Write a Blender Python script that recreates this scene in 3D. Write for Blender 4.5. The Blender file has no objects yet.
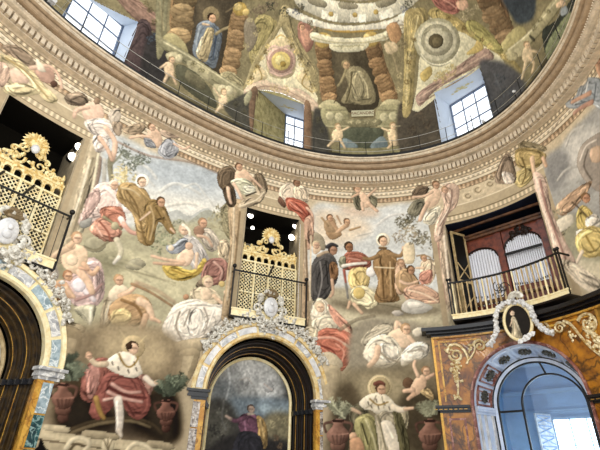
import bpy, math, random
import numpy as np
rnd = random.Random(7)
SC = bpy.context.scene
COL = SC.collection
PI = math.pi
R_ = math.radians
# ------------------------------------------------------------------ camera model and plan of the church
FOC = 440.0
VX, VY = 322.0, -553.0                      # vanishing point of the verticals
_rx, _ry = VX - 300, VY - 225
TH = math.atan(FOC / math.hypot(_rx, _ry))  # pitch above the horizontal
ROLL = math.atan2(_rx, -_ry)
CAM = np.array([0.0, 0.0, 1.6])
CX, CY, EA, EB, PHI, E4, E6 = -0.288, 7.332, 10.08, 7.212, 0.685, -0.012, 0.005   # oval nave
ZL, HD = 13.6, 8.0                          # top of the cornice, rise of the vault
cP, sP = math.cos(PHI), math.sin(PHI)

def ray(px, py):
    dx, dy = px - 300, py - 225
    u = dx * math.sin(ROLL) - dy * math.cos(ROLL)
    r = dx * math.cos(ROLL) + dy * math.sin(ROLL)
    return np.array([r, FOC * math.cos(TH) - u * math.sin(TH), FOC * math.sin(TH) + u * math.cos(TH)])

def em(t):
    return 1 + E4 * (math.cos(4 * t) - 1) + E6 * (math.cos(6 * t) - 1)

def oval(t, k=1.0):
    m = em(t) * k
    x, y = EA * m * math.cos(t), EB * m * math.sin(t)
    return np.array([CX + x * cP - y * sP, CY + x * sP + y * cP])

def tan_in(t):                              # unit tangent (to the right seen from inside) and inward normal
    q = oval(t - .01) - oval(t + .01)
    T = q / np.linalg.norm(q)
    N = np.array([T[1], -T[0]])
    if np.dot(np.array([CX, CY]) - oval(t), N) < 0:
        N = -N
    return T, N

def opt(t, d=0.0):                          # point of the wall line moved inwards by d
    T, N = tan_in(t)
    return oval(t) + d * N

# arc length table, s grows to the right (t falls)
T0, T1 = R_(150), R_(-70)
_ts = np.linspace(T0, T1, 2401)
_pp = np.array([oval(t) for t in _ts])
_ss = np.concatenate([[0], np.cumsum(np.linalg.norm(np.diff(_pp, axis=0), axis=1))])
def t2s(t): return float(np.interp(-t, -_ts, _ss))
def s2t(s): return float(np.interp(s, _ss, _ts))

def hit_wall(px, py):
    r = ray(px, py)
    lo, hi = 0, .1
    for i in range(48):
        k = (lo + hi) / 2
        x, y = CAM[0] + k * r[0] - CX, CAM[1] + k * r[1] - CY
        x, y = x * cP + y * sP, -x * sP + y * cP
        t = math.atan2(y / EB, x / EA)
        if math.hypot(x / EA, y / EB) / em(t) < 1: lo = k
        else: hi = k
    return t2s(t), CAM[2] + lo * r[2]

def hit_dome(px, py):
    r = ray(px, py)
    lo, hi = 0, .15
    for i in range(48):
        k = (lo + hi) / 2
        x, y, z = CAM[0] + k * r[0] - CX, CAM[1] + k * r[1] - CY, CAM[2] + k * r[2]
        x, y = x * cP + y * sP, -x * sP + y * cP
        t = math.atan2(y / EB, x / EA)
        q = math.hypot(x / EA, y / EB) / em(t)
        h = max(0, z - ZL) / HD
        if q * q + h * h < 1: lo = k
        else: hi = k
    return t2s(t), math.asin(min(1, max(0, (z - ZL) / HD)))

def domept(t, ph, d=0.0):
    p = oval(t, math.cos(ph))
    z = ZL + HD * math.sin(ph)
    if d:
        T, N = tan_in(t)
        p = p + N * d * math.cos(ph); z -= d * math.sin(ph)
    return (p[0], p[1], z)

class Frame:                                # local axes: x to the right, y into the wall, z up
    def __init__(s, deg, wrap=False):
        s.t = R_(deg); s.p = oval(s.t); s.T, s.N = tan_in(s.t); s.s0 = t2s(s.t)
        s.rot = math.atan2(s.T[1], s.T[0])
    def loc(s, px, py, y=0.0):              # picture point on the plane at depth y -> (x, z)
        r = ray(px, py); n = -y
        k = np.dot(s.p + n * s.N - CAM[:2], s.N) / np.dot(r[:2], s.N)
        q = CAM + k * r
        return float(np.dot(q[:2] - s.p, s.T)), float(q[2])
    def world(s, x, y, z):
        q = s.p + x * s.T - y * s.N
        return (q[0], q[1], z)
    def wrap(s, x, y, z):                   # the same, but following the curve of the wall; returns local coords
        t = s2t(s.s0 + x)
        q = opt(t, -y) - s.p
        return (float(np.dot(q, s.T)), float(-np.dot(q, s.N)), z)

# ------------------------------------------------------------------ object helpers
def tag(o, label=None, cat=None, group=None, kind=None):
    if label: o['label'] = label
    if cat: o['category'] = cat
    if group: o['group'] = group
    if kind: o['kind'] = kind
    return o

def thing(name, label, cat, fr=None, z=0.0, group=None, x=0.0, y=0.0):
    o = bpy.data.objects.new(name, None); COL.objects.link(o)
    o.empty_display_size = .2
    if fr is not None:
        o.location = fr.world(x, y, z); o.rotation_euler = (0, 0, fr.rot)
    return tag(o, label, cat, group)

class MB:
    def __init__(s): s.v = []; s.f = []
    def add(s, vs, fs):
        n = len(s.v); s.v += [tuple(map(float, v)) for v in vs]; s.f += [tuple(n + i for i in f) for f in fs]
        return s
    def box(s, x0, x1, y0, y1, z0, z1, nx=1):
        for i in range(nx):
            a = x0 + (x1 - x0) * i / nx; b = x0 + (x1 - x0) * (i + 1) / nx
            fs = [(0, 3, 2, 1), (4, 5, 6, 7), (0, 1, 5, 4), (2, 3, 7, 6)]
            if i == 0: fs.append((3, 0, 4, 7))
            if i == nx - 1: fs.append((1, 2, 6, 5))
            s.add([(a, y0, z0), (b, y0, z0), (b, y1, z0), (a, y1, z0), (a, y0, z1), (b, y0, z1), (b, y1, z1), (a, y1, z1)], fs)
        return s
    def bar(s, p, q, w, d=None):            # square bar between two points
        return s.tube([p, q], w / 2, 4)
    def tube(s, path, r, n=8, caps=True):
        P = [np.array(p, float) for p in path]; m = len(P); rs = r if isinstance(r, (list, tuple)) else [r] * m
        vs = []; up = None
        for i in range(m):
            a = P[min(i + 1, m - 1)] - P[max(i - 1, 0)]; a = a / (np.linalg.norm(a) + 1e-9)
            if up is None:
                up = np.array([0, 0, 1.0]) if abs(a[2]) < .9 else np.array([0, 1.0, 0])
            b = np.cross(a, up); b /= np.linalg.norm(b) + 1e-9; c = np.cross(b, a); up = c
            for k in range(n):
                g = 2 * PI * (k + .5) / n
                vs.append(P[i] + rs[i] * (math.cos(g) * b + math.sin(g) * c))
        fs = [(i * n + k, i * n + (k + 1) % n, (i + 1) * n + (k + 1) % n, (i + 1) * n + k) for i in range(m - 1) for k in range(n)]
        if caps: fs += [tuple(range(n - 1, -1, -1)), tuple((m - 1) * n + k for k in range(n))]
        return s.add(vs, fs)
    def lathe(s, prof, c=(0, 0, 0), n=14):  # prof: (r, z)
        vs = [(c[0] + r * math.cos(2 * PI * k / n), c[1] + r * math.sin(2 * PI * k / n), c[2] + z) for r, z in prof for k in range(n)]
        m = len(prof)
        fs = [(i * n + k, i * n + (k + 1) % n, (i + 1) * n + (k + 1) % n, (i + 1) * n + k) for i in range(m - 1) for k in range(n)]
        fs += [tuple(range(n - 1, -1, -1)), tuple((m - 1) * n + k for k in range(n))]
        return s.add(vs, fs)
    def ball(s, c, rx, ry=None, rz=None, n=8, m=6, rot=0.0, tilt=None):
        ry = rx if ry is None else ry; rz = rx if rz is None else rz
        vs = []; ca, sa = math.cos(rot), math.sin(rot)
        for i in range(1, m):
            a = PI * i / m
            for k in range(n):
                b = 2 * PI * k / n
                x, y, z = rx * math.sin(a) * math.cos(b), ry * math.sin(a) * math.sin(b), rz * math.cos(a)
                vs.append((c[0] + x * ca - z * sa, c[1] + y, c[2] + x * sa + z * ca))
        top, bot = len(vs), len(vs) + 1
        for z in (rz, -rz): vs.append((c[0] - z * sa, c[1], c[2] + z * ca))
        fs = [(i * n + k, i * n + (k + 1) % n, (i + 1) * n + (k + 1) % n, (i + 1) * n + k) for i in range(m - 2) for k in range(n)]
        fs += [(top, (k + 1) % n, k) for k in range(n)] + [(bot, (m - 2) * n + k, (m - 2) * n + (k + 1) % n) for k in range(n)]
        return s.add(vs, fs)
    def sweep_arc(s, prof, cx, z0, a0, a1, n=40, closed=True, cap=True):   # prof: (radius, y) turned about the y axis
        m = len(prof); vs = []
        for i in range(n + 1):
            a = a0 + (a1 - a0) * i / n
            vs += [(cx + r * math.cos(a), y, z0 + r * math.sin(a)) for r, y in prof]
        fs = [(i * m + k, i * m + (k + 1) % m, (i + 1) * m + (k + 1) % m, (i + 1) * m + k) for i in range(n) for k in range(m if closed else m - 1)]
        if closed and cap: fs += [tuple(range(m)), tuple(n * m + k for k in range(m - 1, -1, -1))]
        return s.add(vs, fs)
    def prism(s, poly, y0, y1):             # polygon in x,z pushed from y0 to y1
        n = len(poly)
        vs = [(x, y0, z) for x, z in poly] + [(x, y1, z) for x, z in poly]
        fs = [tuple(range(n)), tuple(range(2 * n - 1, n - 1, -1))] + [(i, (i + 1) % n, n + (i + 1) % n, n + i) for i in range(n)]
        return s.add(vs, fs)
    def arch_plate(s, xl, xr, zt, zb, cx, R, z0, yf, yb, n=36):            # wall slab with an arched hole
        ins, outs = [], []
        for i in range(n + 1):
            a = PI - PI * i / n; ca, sa = math.cos(a), math.sin(a)
            ins.append((cx + R * ca, z0 + R * sa))
            k = 1e9
            if ca < -1e-6: k = min(k, (xl - cx) / ca)
            if ca > 1e-6: k = min(k, (xr - cx) / ca)
            if sa > 1e-6: k = min(k, (zt - z0) / sa)
            outs.append((cx + k * ca, z0 + k * sa))
        # corner fix
        for tgt in ((xl, zt), (xr, zt)):
            j = min(range(n + 1), key=lambda q: (outs[q][0] - tgt[0]) ** 2 + (outs[q][1] - tgt[1]) ** 2); outs[j] = tgt
        ins = [(cx - R, zb)] + ins + [(cx + R, zb)]; outs = [(xl, zb)] + outs + [(xr, zb)]
        m = len(ins)
        vs = [(x, yf, z) for x, z in ins] + [(x, yf, z) for x, z in outs] + [(x, yb, z) for x, z in ins] + [(x, yb, z) for x, z in outs]
        fs = []
        for i in range(m - 1):
            fs += [(i, i + 1, m + i + 1, m + i), (i, 2 * m + i, 2 * m + i + 1, i + 1), (m + i, m + i + 1, 3 * m + i + 1, 3 * m + i)]
        return s.add(vs, fs)
    def mapped(s, fn): s.v = [tuple(fn(*v)) for v in s.v]; return s
    def shifted(s, dx=0, dy=0, dz=0): s.v = [(a + dx, b + dy, c + dz) for a, b, c in s.v]; return s
    def build(s, name, mat, parent=None, smooth=False, bevel=0):
        me = bpy.data.meshes.new(name); me.from_pydata(s.v, [], s.f); me.update()
        o = bpy.data.objects.new(name, me); COL.objects.link(o)
        if mat: me.materials.append(mat)
        if parent is not None: o.parent = parent
        if smooth: me.polygons.foreach_set('use_smooth', [True] * len(me.polygons))
        if bevel:
            b = o.modifiers.new('Bevel', 'BEVEL'); b.width = bevel; b.segments = 2; b.limit_method = 'ANGLE'
        return o

def struct(o, label=None):
    o['kind'] = 'structure'
    if label: o['label'] = label
    return o

# ------------------------------------------------------------------ materials
def lin(h):
    h = h.lstrip('#'); c = [int(h[i:i + 2], 16) / 255 for i in (0, 2, 4)]
    return [x / 12.92 if x <= .04045 else ((x + .055) / 1.055) ** 2.4 for x in c]
MATS = {}
def mat(name, col, rough=.6, metal=0.0, noise=0.0, scale=6.0, col2=None, emit=None, strength=0.0, spec=.5, vein=None, vein_scale=3.0, bump=0.0, coat=0):
    if name in MATS: return MATS[name]
    m = bpy.data.materials.new(name); m.use_nodes = True; nt = m.node_tree; N = nt.nodes; L = nt.links
    b = N['Principled BSDF']
    b.inputs['Roughness'].default_value = rough; b.inputs['Metallic'].default_value = metal
    b.inputs['Specular IOR Level'].default_value = spec
    if coat: b.inputs['Coat Weight'].default_value = coat
    tc = N.new('ShaderNodeTexCoord')
    nz = N.new('ShaderNodeTexNoise'); nz.inputs['Scale'].default_value = scale; nz.inputs['Detail'].default_value = 6; nz.inputs['Roughness'].default_value = .65
    L.new(tc.outputs['Object'], nz.inputs['Vector'])
    cr = N.new('ShaderNodeValToRGB')
    c1 = lin(col); c2 = lin(col2) if col2 else [x * (1 - noise) for x in c1]
    cr.color_ramp.elements[0].position = .38; cr.color_ramp.elements[1].position = .62
    cr.color_ramp.elements[0].color = (*c2, 1); cr.color_ramp.elements[1].color = (*c1, 1)
    L.new(nz.outputs['Fac'], cr.inputs['Fac'])
    out = cr.outputs['Color']
    if vein:                                # thin veins of another colour
        n2 = N.new('ShaderNodeTexNoise'); n2.inputs['Scale'].default_value = vein_scale; n2.inputs['Detail'].default_value = 5; n2.inputs['Distortion'].default_value = .6
        L.new(tc.outputs['Object'], n2.inputs['Vector'])
        r2 = N.new('ShaderNodeValToRGB'); e = r2.color_ramp.elements
        e[0].position = .455; e[0].color = (0, 0, 0, 1); e[1].position = .545; e[1].color = (0, 0, 0, 1)
        q = e.new(.5); q.color = (.85, .85, .85, 1)
        L.new(n2.outputs['Fac'], r2.inputs['Fac'])
        mx = N.new('ShaderNodeMix'); mx.data_type = 'RGBA'
        L.new(r2.outputs['Color'], mx.inputs['Factor']); L.new(out, mx.inputs[6]); mx.inputs[7].default_value = (*lin(vein), 1)
        out = mx.outputs[2]
    L.new(out, b.inputs['Base Color'])
    if bump:
        bp = N.new('ShaderNodeBump'); bp.inputs['Strength'].default_value = bump; bp.inputs['Distance'].default_value = .02
        L.new(nz.outputs['Fac'], bp.inputs['Height']); L.new(bp.outputs['Normal'], b.inputs['Normal'])
    if emit:
        b.inputs['Emission Color'].default_value = (*lin(emit), 1); b.inputs['Emission Strength'].default_value = strength
    MATS[name] = m
    return m

def paint_mat(name, rough=.85, spec=.25, speck=.10):
    m = bpy.data.materials.new(name); m.use_nodes = True; nt = m.node_tree; N = nt.nodes; L = nt.links
    b = N['Principled BSDF']; b.inputs['Roughness'].default_value = rough; b.inputs['Specular IOR Level'].default_value = spec
    at = N.new('ShaderNodeAttribute'); at.attribute_name = 'Col'
    tc = N.new('ShaderNodeTexCoord'); nz = N.new('ShaderNodeTexNoise'); nz.inputs['Scale'].default_value = 7; nz.inputs['Detail'].default_value = 8; nz.inputs['Roughness'].default_value = .75
    L.new(tc.outputs['Object'], nz.inputs['Vector'])
    mr = N.new('ShaderNodeMapRange'); mr.inputs[1].default_value = .3; mr.inputs[2].default_value = .7; mr.inputs[3].default_value = 1 - speck; mr.inputs[4].default_value = 1 + speck
    L.new(nz.outputs['Fac'], mr.inputs[0])
    mx = N.new('ShaderNodeVectorMath'); mx.operation = 'SCALE'
    L.new(at.outputs['Color'], mx.inputs[0]); L.new(mr.outputs[0], mx.inputs['Scale'])
    L.new(mx.outputs[0], b.inputs['Base Color'])
    MATS[name] = m
    return m
# ------------------------------------------------------------------ fresco painter: brush work on a curved surface, kept as vertex colours
def vnoise(h, w, cell, seed):
    g = np.random.RandomState(seed).rand(int(h / cell) + 3, int(w / cell) + 3)
    y = np.arange(h) / cell; x = np.arange(w) / cell
    yi, xi = y.astype(int), x.astype(int); fy, fx = (y - yi)[:, None], (x - xi)[None]
    fy = fy * fy * (3 - 2 * fy); fx = fx * fx * (3 - 2 * fx)
    a, b, c, d = g[yi][:, xi], g[yi][:, xi + 1], g[yi + 1][:, xi], g[yi + 1][:, xi + 1]
    return (a * (1 - fx) + b * fx) * (1 - fy) + (c * (1 - fx) + d * fx) * fy - .5

def blur(M, r):
    r = int(max(1, r))
    for ax in (0, 1):
        P = np.pad(M, [(r + 1, r) if a == ax else (0, 0) for a in (0, 1)], mode='edge'); c = np.cumsum(P, axis=ax)
        M = (np.take(c, range(2 * r + 1, c.shape[ax]), axis=ax) - np.take(c, range(0, c.shape[ax] - 2 * r - 1), axis=ax)) / (2 * r + 1)
    return M

def smooth_loop(P, closed=True, k=5):
    P = np.array(P, float); n = len(P); out = []
    rng = range(n) if closed else range(n - 1)
    for i in rng:
        if closed: p0, p1, p2, p3 = P[i - 1], P[i], P[(i + 1) % n], P[(i + 2) % n]
        else: p0, p1, p2, p3 = P[max(i - 1, 0)], P[i], P[i + 1], P[min(i + 2, n - 1)]
        for j in range(k):
            u = j / k
            out.append(.5 * ((2 * p1) + (p2 - p0) * u + (2 * p0 - 5 * p1 + 4 * p2 - p3) * u * u + (3 * p1 - p0 - 3 * p2 + p3) * u ** 3))
    if not closed: out.append(P[-1])
    return np.array(out)

class Canvas:
    def __init__(s, a0, a1, b0, b1, step, tomap, base, px, seed=1, ascale=1.0):
        s.a0, s.b0, s.step, s.tomap, s.px = a0, b0, step, tomap, px
        s.w = int((a1 - a0) / step) + 1; s.h = int((b1 - b0) / step) + 1
        s.C = np.zeros((s.h, s.w, 3)); s.C[:] = np.array([int(base[i:i + 2], 16) / 255 for i in (0, 2, 4)])
        s.u = px / step                      # one picture pixel in cells
        s.n1 = vnoise(s.h, s.w, 1.7 * s.u, seed); s.n2 = vnoise(s.h, s.w, 4.5 * s.u, seed + 1); s.n3 = vnoise(s.h, s.w, 14 * s.u, seed + 2)
    def pts(s, P):                           # picture points -> cells
        out = []
        for x, y in P:
            a, b = s.tomap(x, y); out.append(((a - s.a0) / s.step, (b - s.b0) / s.step))
        return np.array(out)
    def _box(s, Q, pad):
        x0 = max(0, int(Q[:, 0].min() - pad)); x1 = min(s.w, int(Q[:, 0].max() + pad) + 2)
        y0 = max(0, int(Q[:, 1].min() - pad)); y1 = min(s.h, int(Q[:, 1].max() + pad) + 2)
        return x0, x1, y0, y1
    def inside(s, Q, box):
        x0, x1, y0, y1 = box
        X, Y = np.meshgrid(np.arange(x0, x1), np.arange(y0, y1)); M = np.zeros(X.shape, bool)
        n = len(Q)
        for i in range(n):
            ax, ay = Q[i]; bx, by = Q[(i + 1) % n]
            if ay == by: continue
            c = ((ay > Y) != (by > Y)) & (X < (bx - ax) * (Y - ay) / (by - ay) + ax)
            M ^= c
        return M
    def put(s, M, box, col, shade, fold, Q):
        x0, x1, y0, y1 = box
        if x1 - x0 < 2 or y1 - y0 < 2: return
        c = np.array([int(col[i:i + 2], 16) / 255 for i in (0, 2, 4)])
        f = np.ones(M.shape)
        area = M.sum()
        if shade:
            Bm = blur(blur(M, .13 * math.sqrt(area) + 1), .10 * math.sqrt(area) + 1)
            gy, gx = np.gradient(Bm); g = (gx * .75 - gy * .65)
            f += shade * g / (np.abs(g).max() + 1e-6)
        if shade > .12 and area > 20:         # the drawn contour
            f -= .13 * np.clip((.97 - blur(M, .8 * s.u)) * 2, 0, 1)
        if fold:
            D = Q - Q.mean(0); cv = D.T @ D; w, v = np.linalg.eigh(cv); ang = math.atan2(v[1, 1], v[0, 1])
            X, Y = np.meshgrid(np.arange(x0, x1), np.arange(y0, y1))
            cr = (-math.sin(ang) * X + math.cos(ang) * Y) / s.u
            al = (math.cos(ang) * X + math.sin(ang) * Y) / s.u
            ph = rnd.random() * 6
            wv = 1.5 * np.abs(np.sin(cr * .52 + 3 * s.n2[y0:y1, x0:x1] + 8 * s.n3[y0:y1, x0:x1] + .09 * al + ph)) ** .6 - 1 + .5 * np.sin(cr * 1.5 + 7 * s.n3[y0:y1, x0:x1] - ph)
            f += fold * wv
        f += .05 * s.n1[y0:y1, x0:x1] + .05 * s.n2[y0:y1, x0:x1]
        K = np.clip(c[None, None] * f[..., None], 0, 1)
        m = M[..., None]
        s.C[y0:y1, x0:x1] = s.C[y0:y1, x0:x1] * (1 - m) + K * m
    def poly(s, P, col, shade=.12, fold=0.0, feather=.4, alpha=1.0, smooth=True):
        Q = s.pts(P)
        if smooth and len(Q) > 2: Q = smooth_loop(Q)
        fr = feather * s.u
        box = s._box(Q, fr * 2 + 2)
        if box[1] <= box[0] or box[3] <= box[2]: return
        M = s.inside(Q, box).astype(float)
        M = blur(M, fr) if fr >= 1 else M
        if feather > 2: M = blur(M, fr)
        s.put(M * alpha, box, col, shade, fold, Q)
    def drape(s, P, col):                    # cloth: soft modelling, then long fold strokes that follow the outline
        s.poly(P, col, .17, .05)
        Q = smooth_loop(s.pts(P)); box = s._box(Q, 3); x0, x1, y0, y1 = box
        if x1 - x0 < 4 or y1 - y0 < 4: return
        M = s.inside(Q, box).astype(float); area = M.sum()
        if area < 30 * s.u * s.u: return
        B = blur(blur(M, .16 * math.sqrt(area) + 1), .16 * math.sqrt(area) + 1); gy, gx = np.gradient(B)
        D = Q - Q.mean(0); w, v = np.linalg.eigh(D.T @ D); ax = v[:, 1]
        q = random.Random(int(area * 7 + x0)); ys, xs = np.nonzero(M)
        X, Y = np.meshgrid(np.arange(x0, x1), np.arange(y0, y1))
        n = int(min(26, 4 + area / (16 * s.u * s.u)))
        Lm = 1.1 * math.sqrt(area)
        for k in range(n):
            i = q.randrange(len(xs)); p = np.array([xs[i], ys[i]], float); path = [p.copy()]; d0 = ax * (1 if q.random() < .5 else -1); st = 1.6 * s.u
            for j in range(int(Lm * q.uniform(.4, .9) / st) + 2):
                iy, ix = int(min(max(p[1], 0), M.shape[0] - 1)), int(min(max(p[0], 0), M.shape[1] - 1))
                if M[iy, ix] < .5: break
                t = np.array([-gy[iy, ix], gx[iy, ix]]); tn = np.linalg.norm(t)
                if tn > 1e-6:
                    t = t / tn
                    if t @ d0 < 0: t = -t
                    d0 = .55 * d0 + .45 * t
                d0 = d0 / np.linalg.norm(d0); a = q.gauss(0, .16); d0 = np.array([d0[0] * math.cos(a) - d0[1] * math.sin(a), d0[0] * math.sin(a) + d0[1] * math.cos(a)])
                p = p + d0 * st; path.append(p.copy())
            if len(path) < 3: continue
            m = len(path); S = np.zeros(M.shape); wd = q.uniform(.45, .95) * s.u
            for j in range(m - 1):
                a_, b_ = path[j] + (x0, y0), path[j + 1] + (x0, y0); d = b_ - a_; l2 = d @ d + 1e-9
                kk = np.clip(((X - a_[0]) * d[0] + (Y - a_[1]) * d[1]) / l2, 0, 1)
                Dd = np.hypot(X - a_[0] - kk * d[0], Y - a_[1] - kk * d[1]); rr = wd * (.35 + .65 * math.sin(PI * (j + .5) / m))
                S = np.maximum(S, np.clip((rr - Dd) / 1.0 + .5, 0, 1))
            g = (S * M * q.uniform(.45, .85))[..., None]
            f = q.uniform(.58, .78) if k % 5 < 3 else q.uniform(1.12, 1.28)
            s.C[y0:y1, x0:x1] *= (1 - g) + g * f
    def line(s, P, w, col, shade=.14, alpha=1.0, taper=1.0):
        Q = s.pts(P)
        if len(Q) > 2: Q = smooth_loop(Q, False, 4)
        r = w * s.u / 2
        box = s._box(Q, r + 2); x0, x1, y0, y1 = box
        if x1 <= x0 or y1 <= y0: return
        X, Y = np.meshgrid(np.arange(x0, x1), np.arange(y0, y1)); M = np.zeros(X.shape)
        n = len(Q)
        for i in range(n - 1):
            a, b = Q[i], Q[i + 1]; d = b - a; l2 = d @ d + 1e-9
            k = np.clip(((X - a[0]) * d[0] + (Y - a[1]) * d[1]) / l2, 0, 1)
            D = np.hypot(X - a[0] - k * d[0], Y - a[1] - k * d[1])
            rr = r * (1 + (taper - 1) * (i + k) / max(1, n - 1))
            M = np.maximum(M, np.clip((rr - D) / 1.2 + .5, 0, 1))
        s.put(M * alpha, box, col, shade if w > 2 else 0, 0, Q)
    def disc(s, x, y, r, col, ry=None, shade=.15, alpha=1.0, feather=.5):
        ry = ry or r
        s.poly([(x + r * math.cos(a), y + ry * math.sin(a)) for a in np.linspace(0, 2 * PI, 12, endpoint=False)], col, shade, 0, feather, alpha)
    def head(s, x, y, r, skin, hair):
        s.disc(x - r * .1, y - r * .2, r * 1.03, hair)
        s.disc(x + r * .12, y + r * .14, r * .84, skin, r * .98)
        dk = '%02x%02x%02x' % tuple(int(int(skin[i:i + 2], 16) * .68) for i in (0, 2, 4))
        s.line([(x - r * .35, y + r * .0), (x - r * .05, y + r * .02)], r * .25, dk)
        s.line([(x + r * .3, y + r * .02), (x + r * .55, y + r * .05)], r * .25, dk)
        s.line([(x + .15 * r, y + .1 * r), (x + .2 * r, y + .42 * r)], r * .18, dk, alpha=.6)
    def foliage(s, x, y, r, col, n=26):
        q = random.Random(int(x * 31 + y * 17))
        for i in range(n):
            a = q.random() * 2 * PI; d = r * math.sqrt(q.random()); px, py = x + d * math.cos(a), y + d * math.sin(a)
            b = q.random() * 2 * PI; k = .78 + .44 * q.random()
            c = '%02x%02x%02x' % tuple(min(255, int(int(col[j:j + 2], 16) * k)) for j in (0, 2, 4))
            s.line([(px, py), (px + r * .3 * math.cos(b), py + r * .3 * math.sin(b))], max(.9, r * .2), c, taper=.4)
    def plant(s, x, y, r, col, n=14):        # stems fanning upwards
        q = random.Random(int(x * 13 + y * 7))
        for i in range(n):
            a = -PI / 2 + (q.random() - .5) * 2.0; l = r * (.6 + .6 * q.random()); k = .7 + .6 * q.random()
            c = '%02x%02x%02x' % tuple(min(255, int(int(col[j:j + 2], 16) * k)) for j in (0, 2, 4))
            ex, ey = x + l * math.cos(a), y + l * math.sin(a)
            s.line([(x + (q.random() - .5) * r * .5, y), ((x + ex) / 2, (y + ey) / 2), (ex, ey)], 1.1, c)
            for u in (.5, .7, .9):
                mx, my = x + (ex - x) * u, y + (ey - y) * u
                for sg in (-1, 1):
                    s.line([(mx, my), (mx + 2.6 * math.cos(a + sg * .9), my + 2.6 * math.sin(a + sg * .9))], 1.1, c)
    def column(s, P, r, col):                # twisted column: a pile of bulging turns along its axis
        Q = smooth_loop(P, False, 12) if len(P) > 2 else np.array([P[0], P[1]], float)
        L = np.concatenate([[0], np.cumsum(np.linalg.norm(np.diff(Q, axis=0), axis=1))]); n = max(3, int(L[-1] / (r * .95)))
        for i in range(n + 1):
            u = L[-1] * i / n; x, y = np.interp(u, L, Q[:, 0]), np.interp(u, L, Q[:, 1])
            ax, ay = np.interp(min(u + 1, L[-1]), L, Q[:, 0]) - np.interp(max(u - 1, 0), L, Q[:, 0]), np.interp(min(u + 1, L[-1]), L, Q[:, 1]) - np.interp(max(u - 1, 0), L, Q[:, 1])
            a = math.atan2(ay, ax); k = (1.0, .84)[i % 2] * (.9 + .2 * i / n) ; sh = .07 * r * (-1) ** i
            c = '%02x%02x%02x' % tuple(min(255, int(int(col[j:j + 2], 16) * k)) for j in (0, 2, 4))
            px, py = -math.sin(a), math.cos(a)
            E = [(x + px * sh + px * r * math.cos(b) + math.cos(a) * r * .72 * math.sin(b), y + py * sh + py * r * math.cos(b) + math.sin(a) * r * .72 * math.sin(b)) for b in np.linspace(0, 2 * PI, 14, endpoint=False)]
            s.poly(E, c, .2, .08)
            for q in (-.35, .1):
                s.line([(x + px * r * .9 + math.cos(a) * r * q, y + py * r * .9 + math.sin(a) * r * q), (x + math.cos(a) * r * (q + .3), y + math.sin(a) * r * (q + .3)), (x - px * r * .9 + math.cos(a) * r * q, y - py * r * .9 + math.sin(a) * r * q)], 1.0, '5a4026', alpha=.4)
    def vase(s, x, y, r, col):
        def sc(k): return '%02x%02x%02x' % tuple(min(255, int(int(col[j:j + 2], 16) * k)) for j in (0, 2, 4))
        s.line([(x - r * .5, y - r * 1.1), (x - r * 1.25, y - r * .9), (x - r * 1.1, y - r * .2)], r * .22, sc(.8))
        s.line([(x + r * .5, y - r * 1.1), (x + r * 1.25, y - r * .9), (x + r * 1.1, y - r * .2)], r * .22, sc(.9))
        s.poly([(x - r * .3, y + r * .9), (x + r * .3, y + r * .9), (x + r * .45, y + r * 2.1), (x - r * .45, y + r * 2.1)], sc(.8), .25)
        s.poly([(x - r * .62, y + r * .75), (x + r * .62, y + r * .75), (x + r * .5, y + r * 1.5), (x - r * .5, y + r * 1.5)], sc(.9), .25)
        s.poly([(x - r * .55, y - r * 1.3), (x + r * .55, y - r * 1.3), (x + r * .45, y - r * .8), (x + r, y - r * .1), (x + r * .85, y + r * .6), (x, y + r * 1.05), (x - r * .85, y + r * .6), (x - r, y - r * .1), (x - r * .45, y - r * .8)], col, .3)
        s.poly([(x - r * .5, y - r * 1.28), (x + r * .5, y - r * 1.28), (x + r * .42, y - r * 1.08), (x - r * .42, y - r * 1.08)], sc(.55), 0)
        s.line([(x - r * .95, y - r * .05), (x, y + r * .06), (x + r * .95, y - r * .05)], r * .1, sc(1.2))
        for q in (-.5, -.1, .3, .6): s.line([(x + r * q, y + r * .15), (x + r * q * .7, y + r * .8)], r * .12, sc(.68), alpha=.7)
    def run(s, text):                        # one brush stroke per line
        for ln in text.strip().splitlines():
            ln = ln.split('#')[0].split()
            if not ln: continue
            k, col = ln[0], ln[1]
            if k[0] == 'h':
                x, y = map(float, ln[3].split(',')); s.head(x, y, float(k[1:]), col, ln[2]); continue
            P = [tuple(map(float, p.split(','))) for p in ln[2:]]
            if k[0] == 'b': s.drape(P, col)            # drapery
            elif k[0] == 'p': s.poly(P, col, .15, 0)             # body, stone
            elif k[0] == 'q': s.poly(P, col, 0, 0, .5, smooth=False)
            elif k[0] == 'f': s.poly(P, col, 0, 0, .8)
            elif k[0] == 'g': s.poly(P, col, 0, 0, float(k[1:] or 6))
            elif k[0] == 'w': s.poly(P, col, 0, 0, 2.0, .6)       # wash
            elif k[0] == 'l': s.line(P, float(k[1:] or 2), col, taper=.75)
            elif k[0] == 'm': s.line(P, float(k[1:] or 2), col, alpha=.55)
            elif k[0] == 'd': s.disc(P[0][0], P[0][1], float(k[1:]), col)
            elif k[0] == 'o': [s.foliage(p[0], p[1], float(k[1:]), col) for p in P]
            elif k[0] == 't': [s.plant(p[0], p[1], float(k[1:]), col) for p in P]
            elif k[0] == 'c': s.column(P, float(k[1:]), col)
            elif k[0] == 'v': [s.vase(p[0], p[1], float(k[1:]), col) for p in P]
    def finish(s, amp=.05, sat=1.0, tint=(1, 1, 1), con=1.0, piv=.6):
        s.C = np.clip(piv + (s.C - piv) * con, .02, 1)
        g = s.C.mean(2, keepdims=True); s.C = (g + (s.C - g) * sat) * np.array(tint)
        s.C *= (1 + amp * s.n1 * 1.6 + amp * s.n2 + amp * 1.6 * s.n3)[..., None]
        s.C = np.clip(s.C, 0.005, 1)
        return s.C
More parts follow.
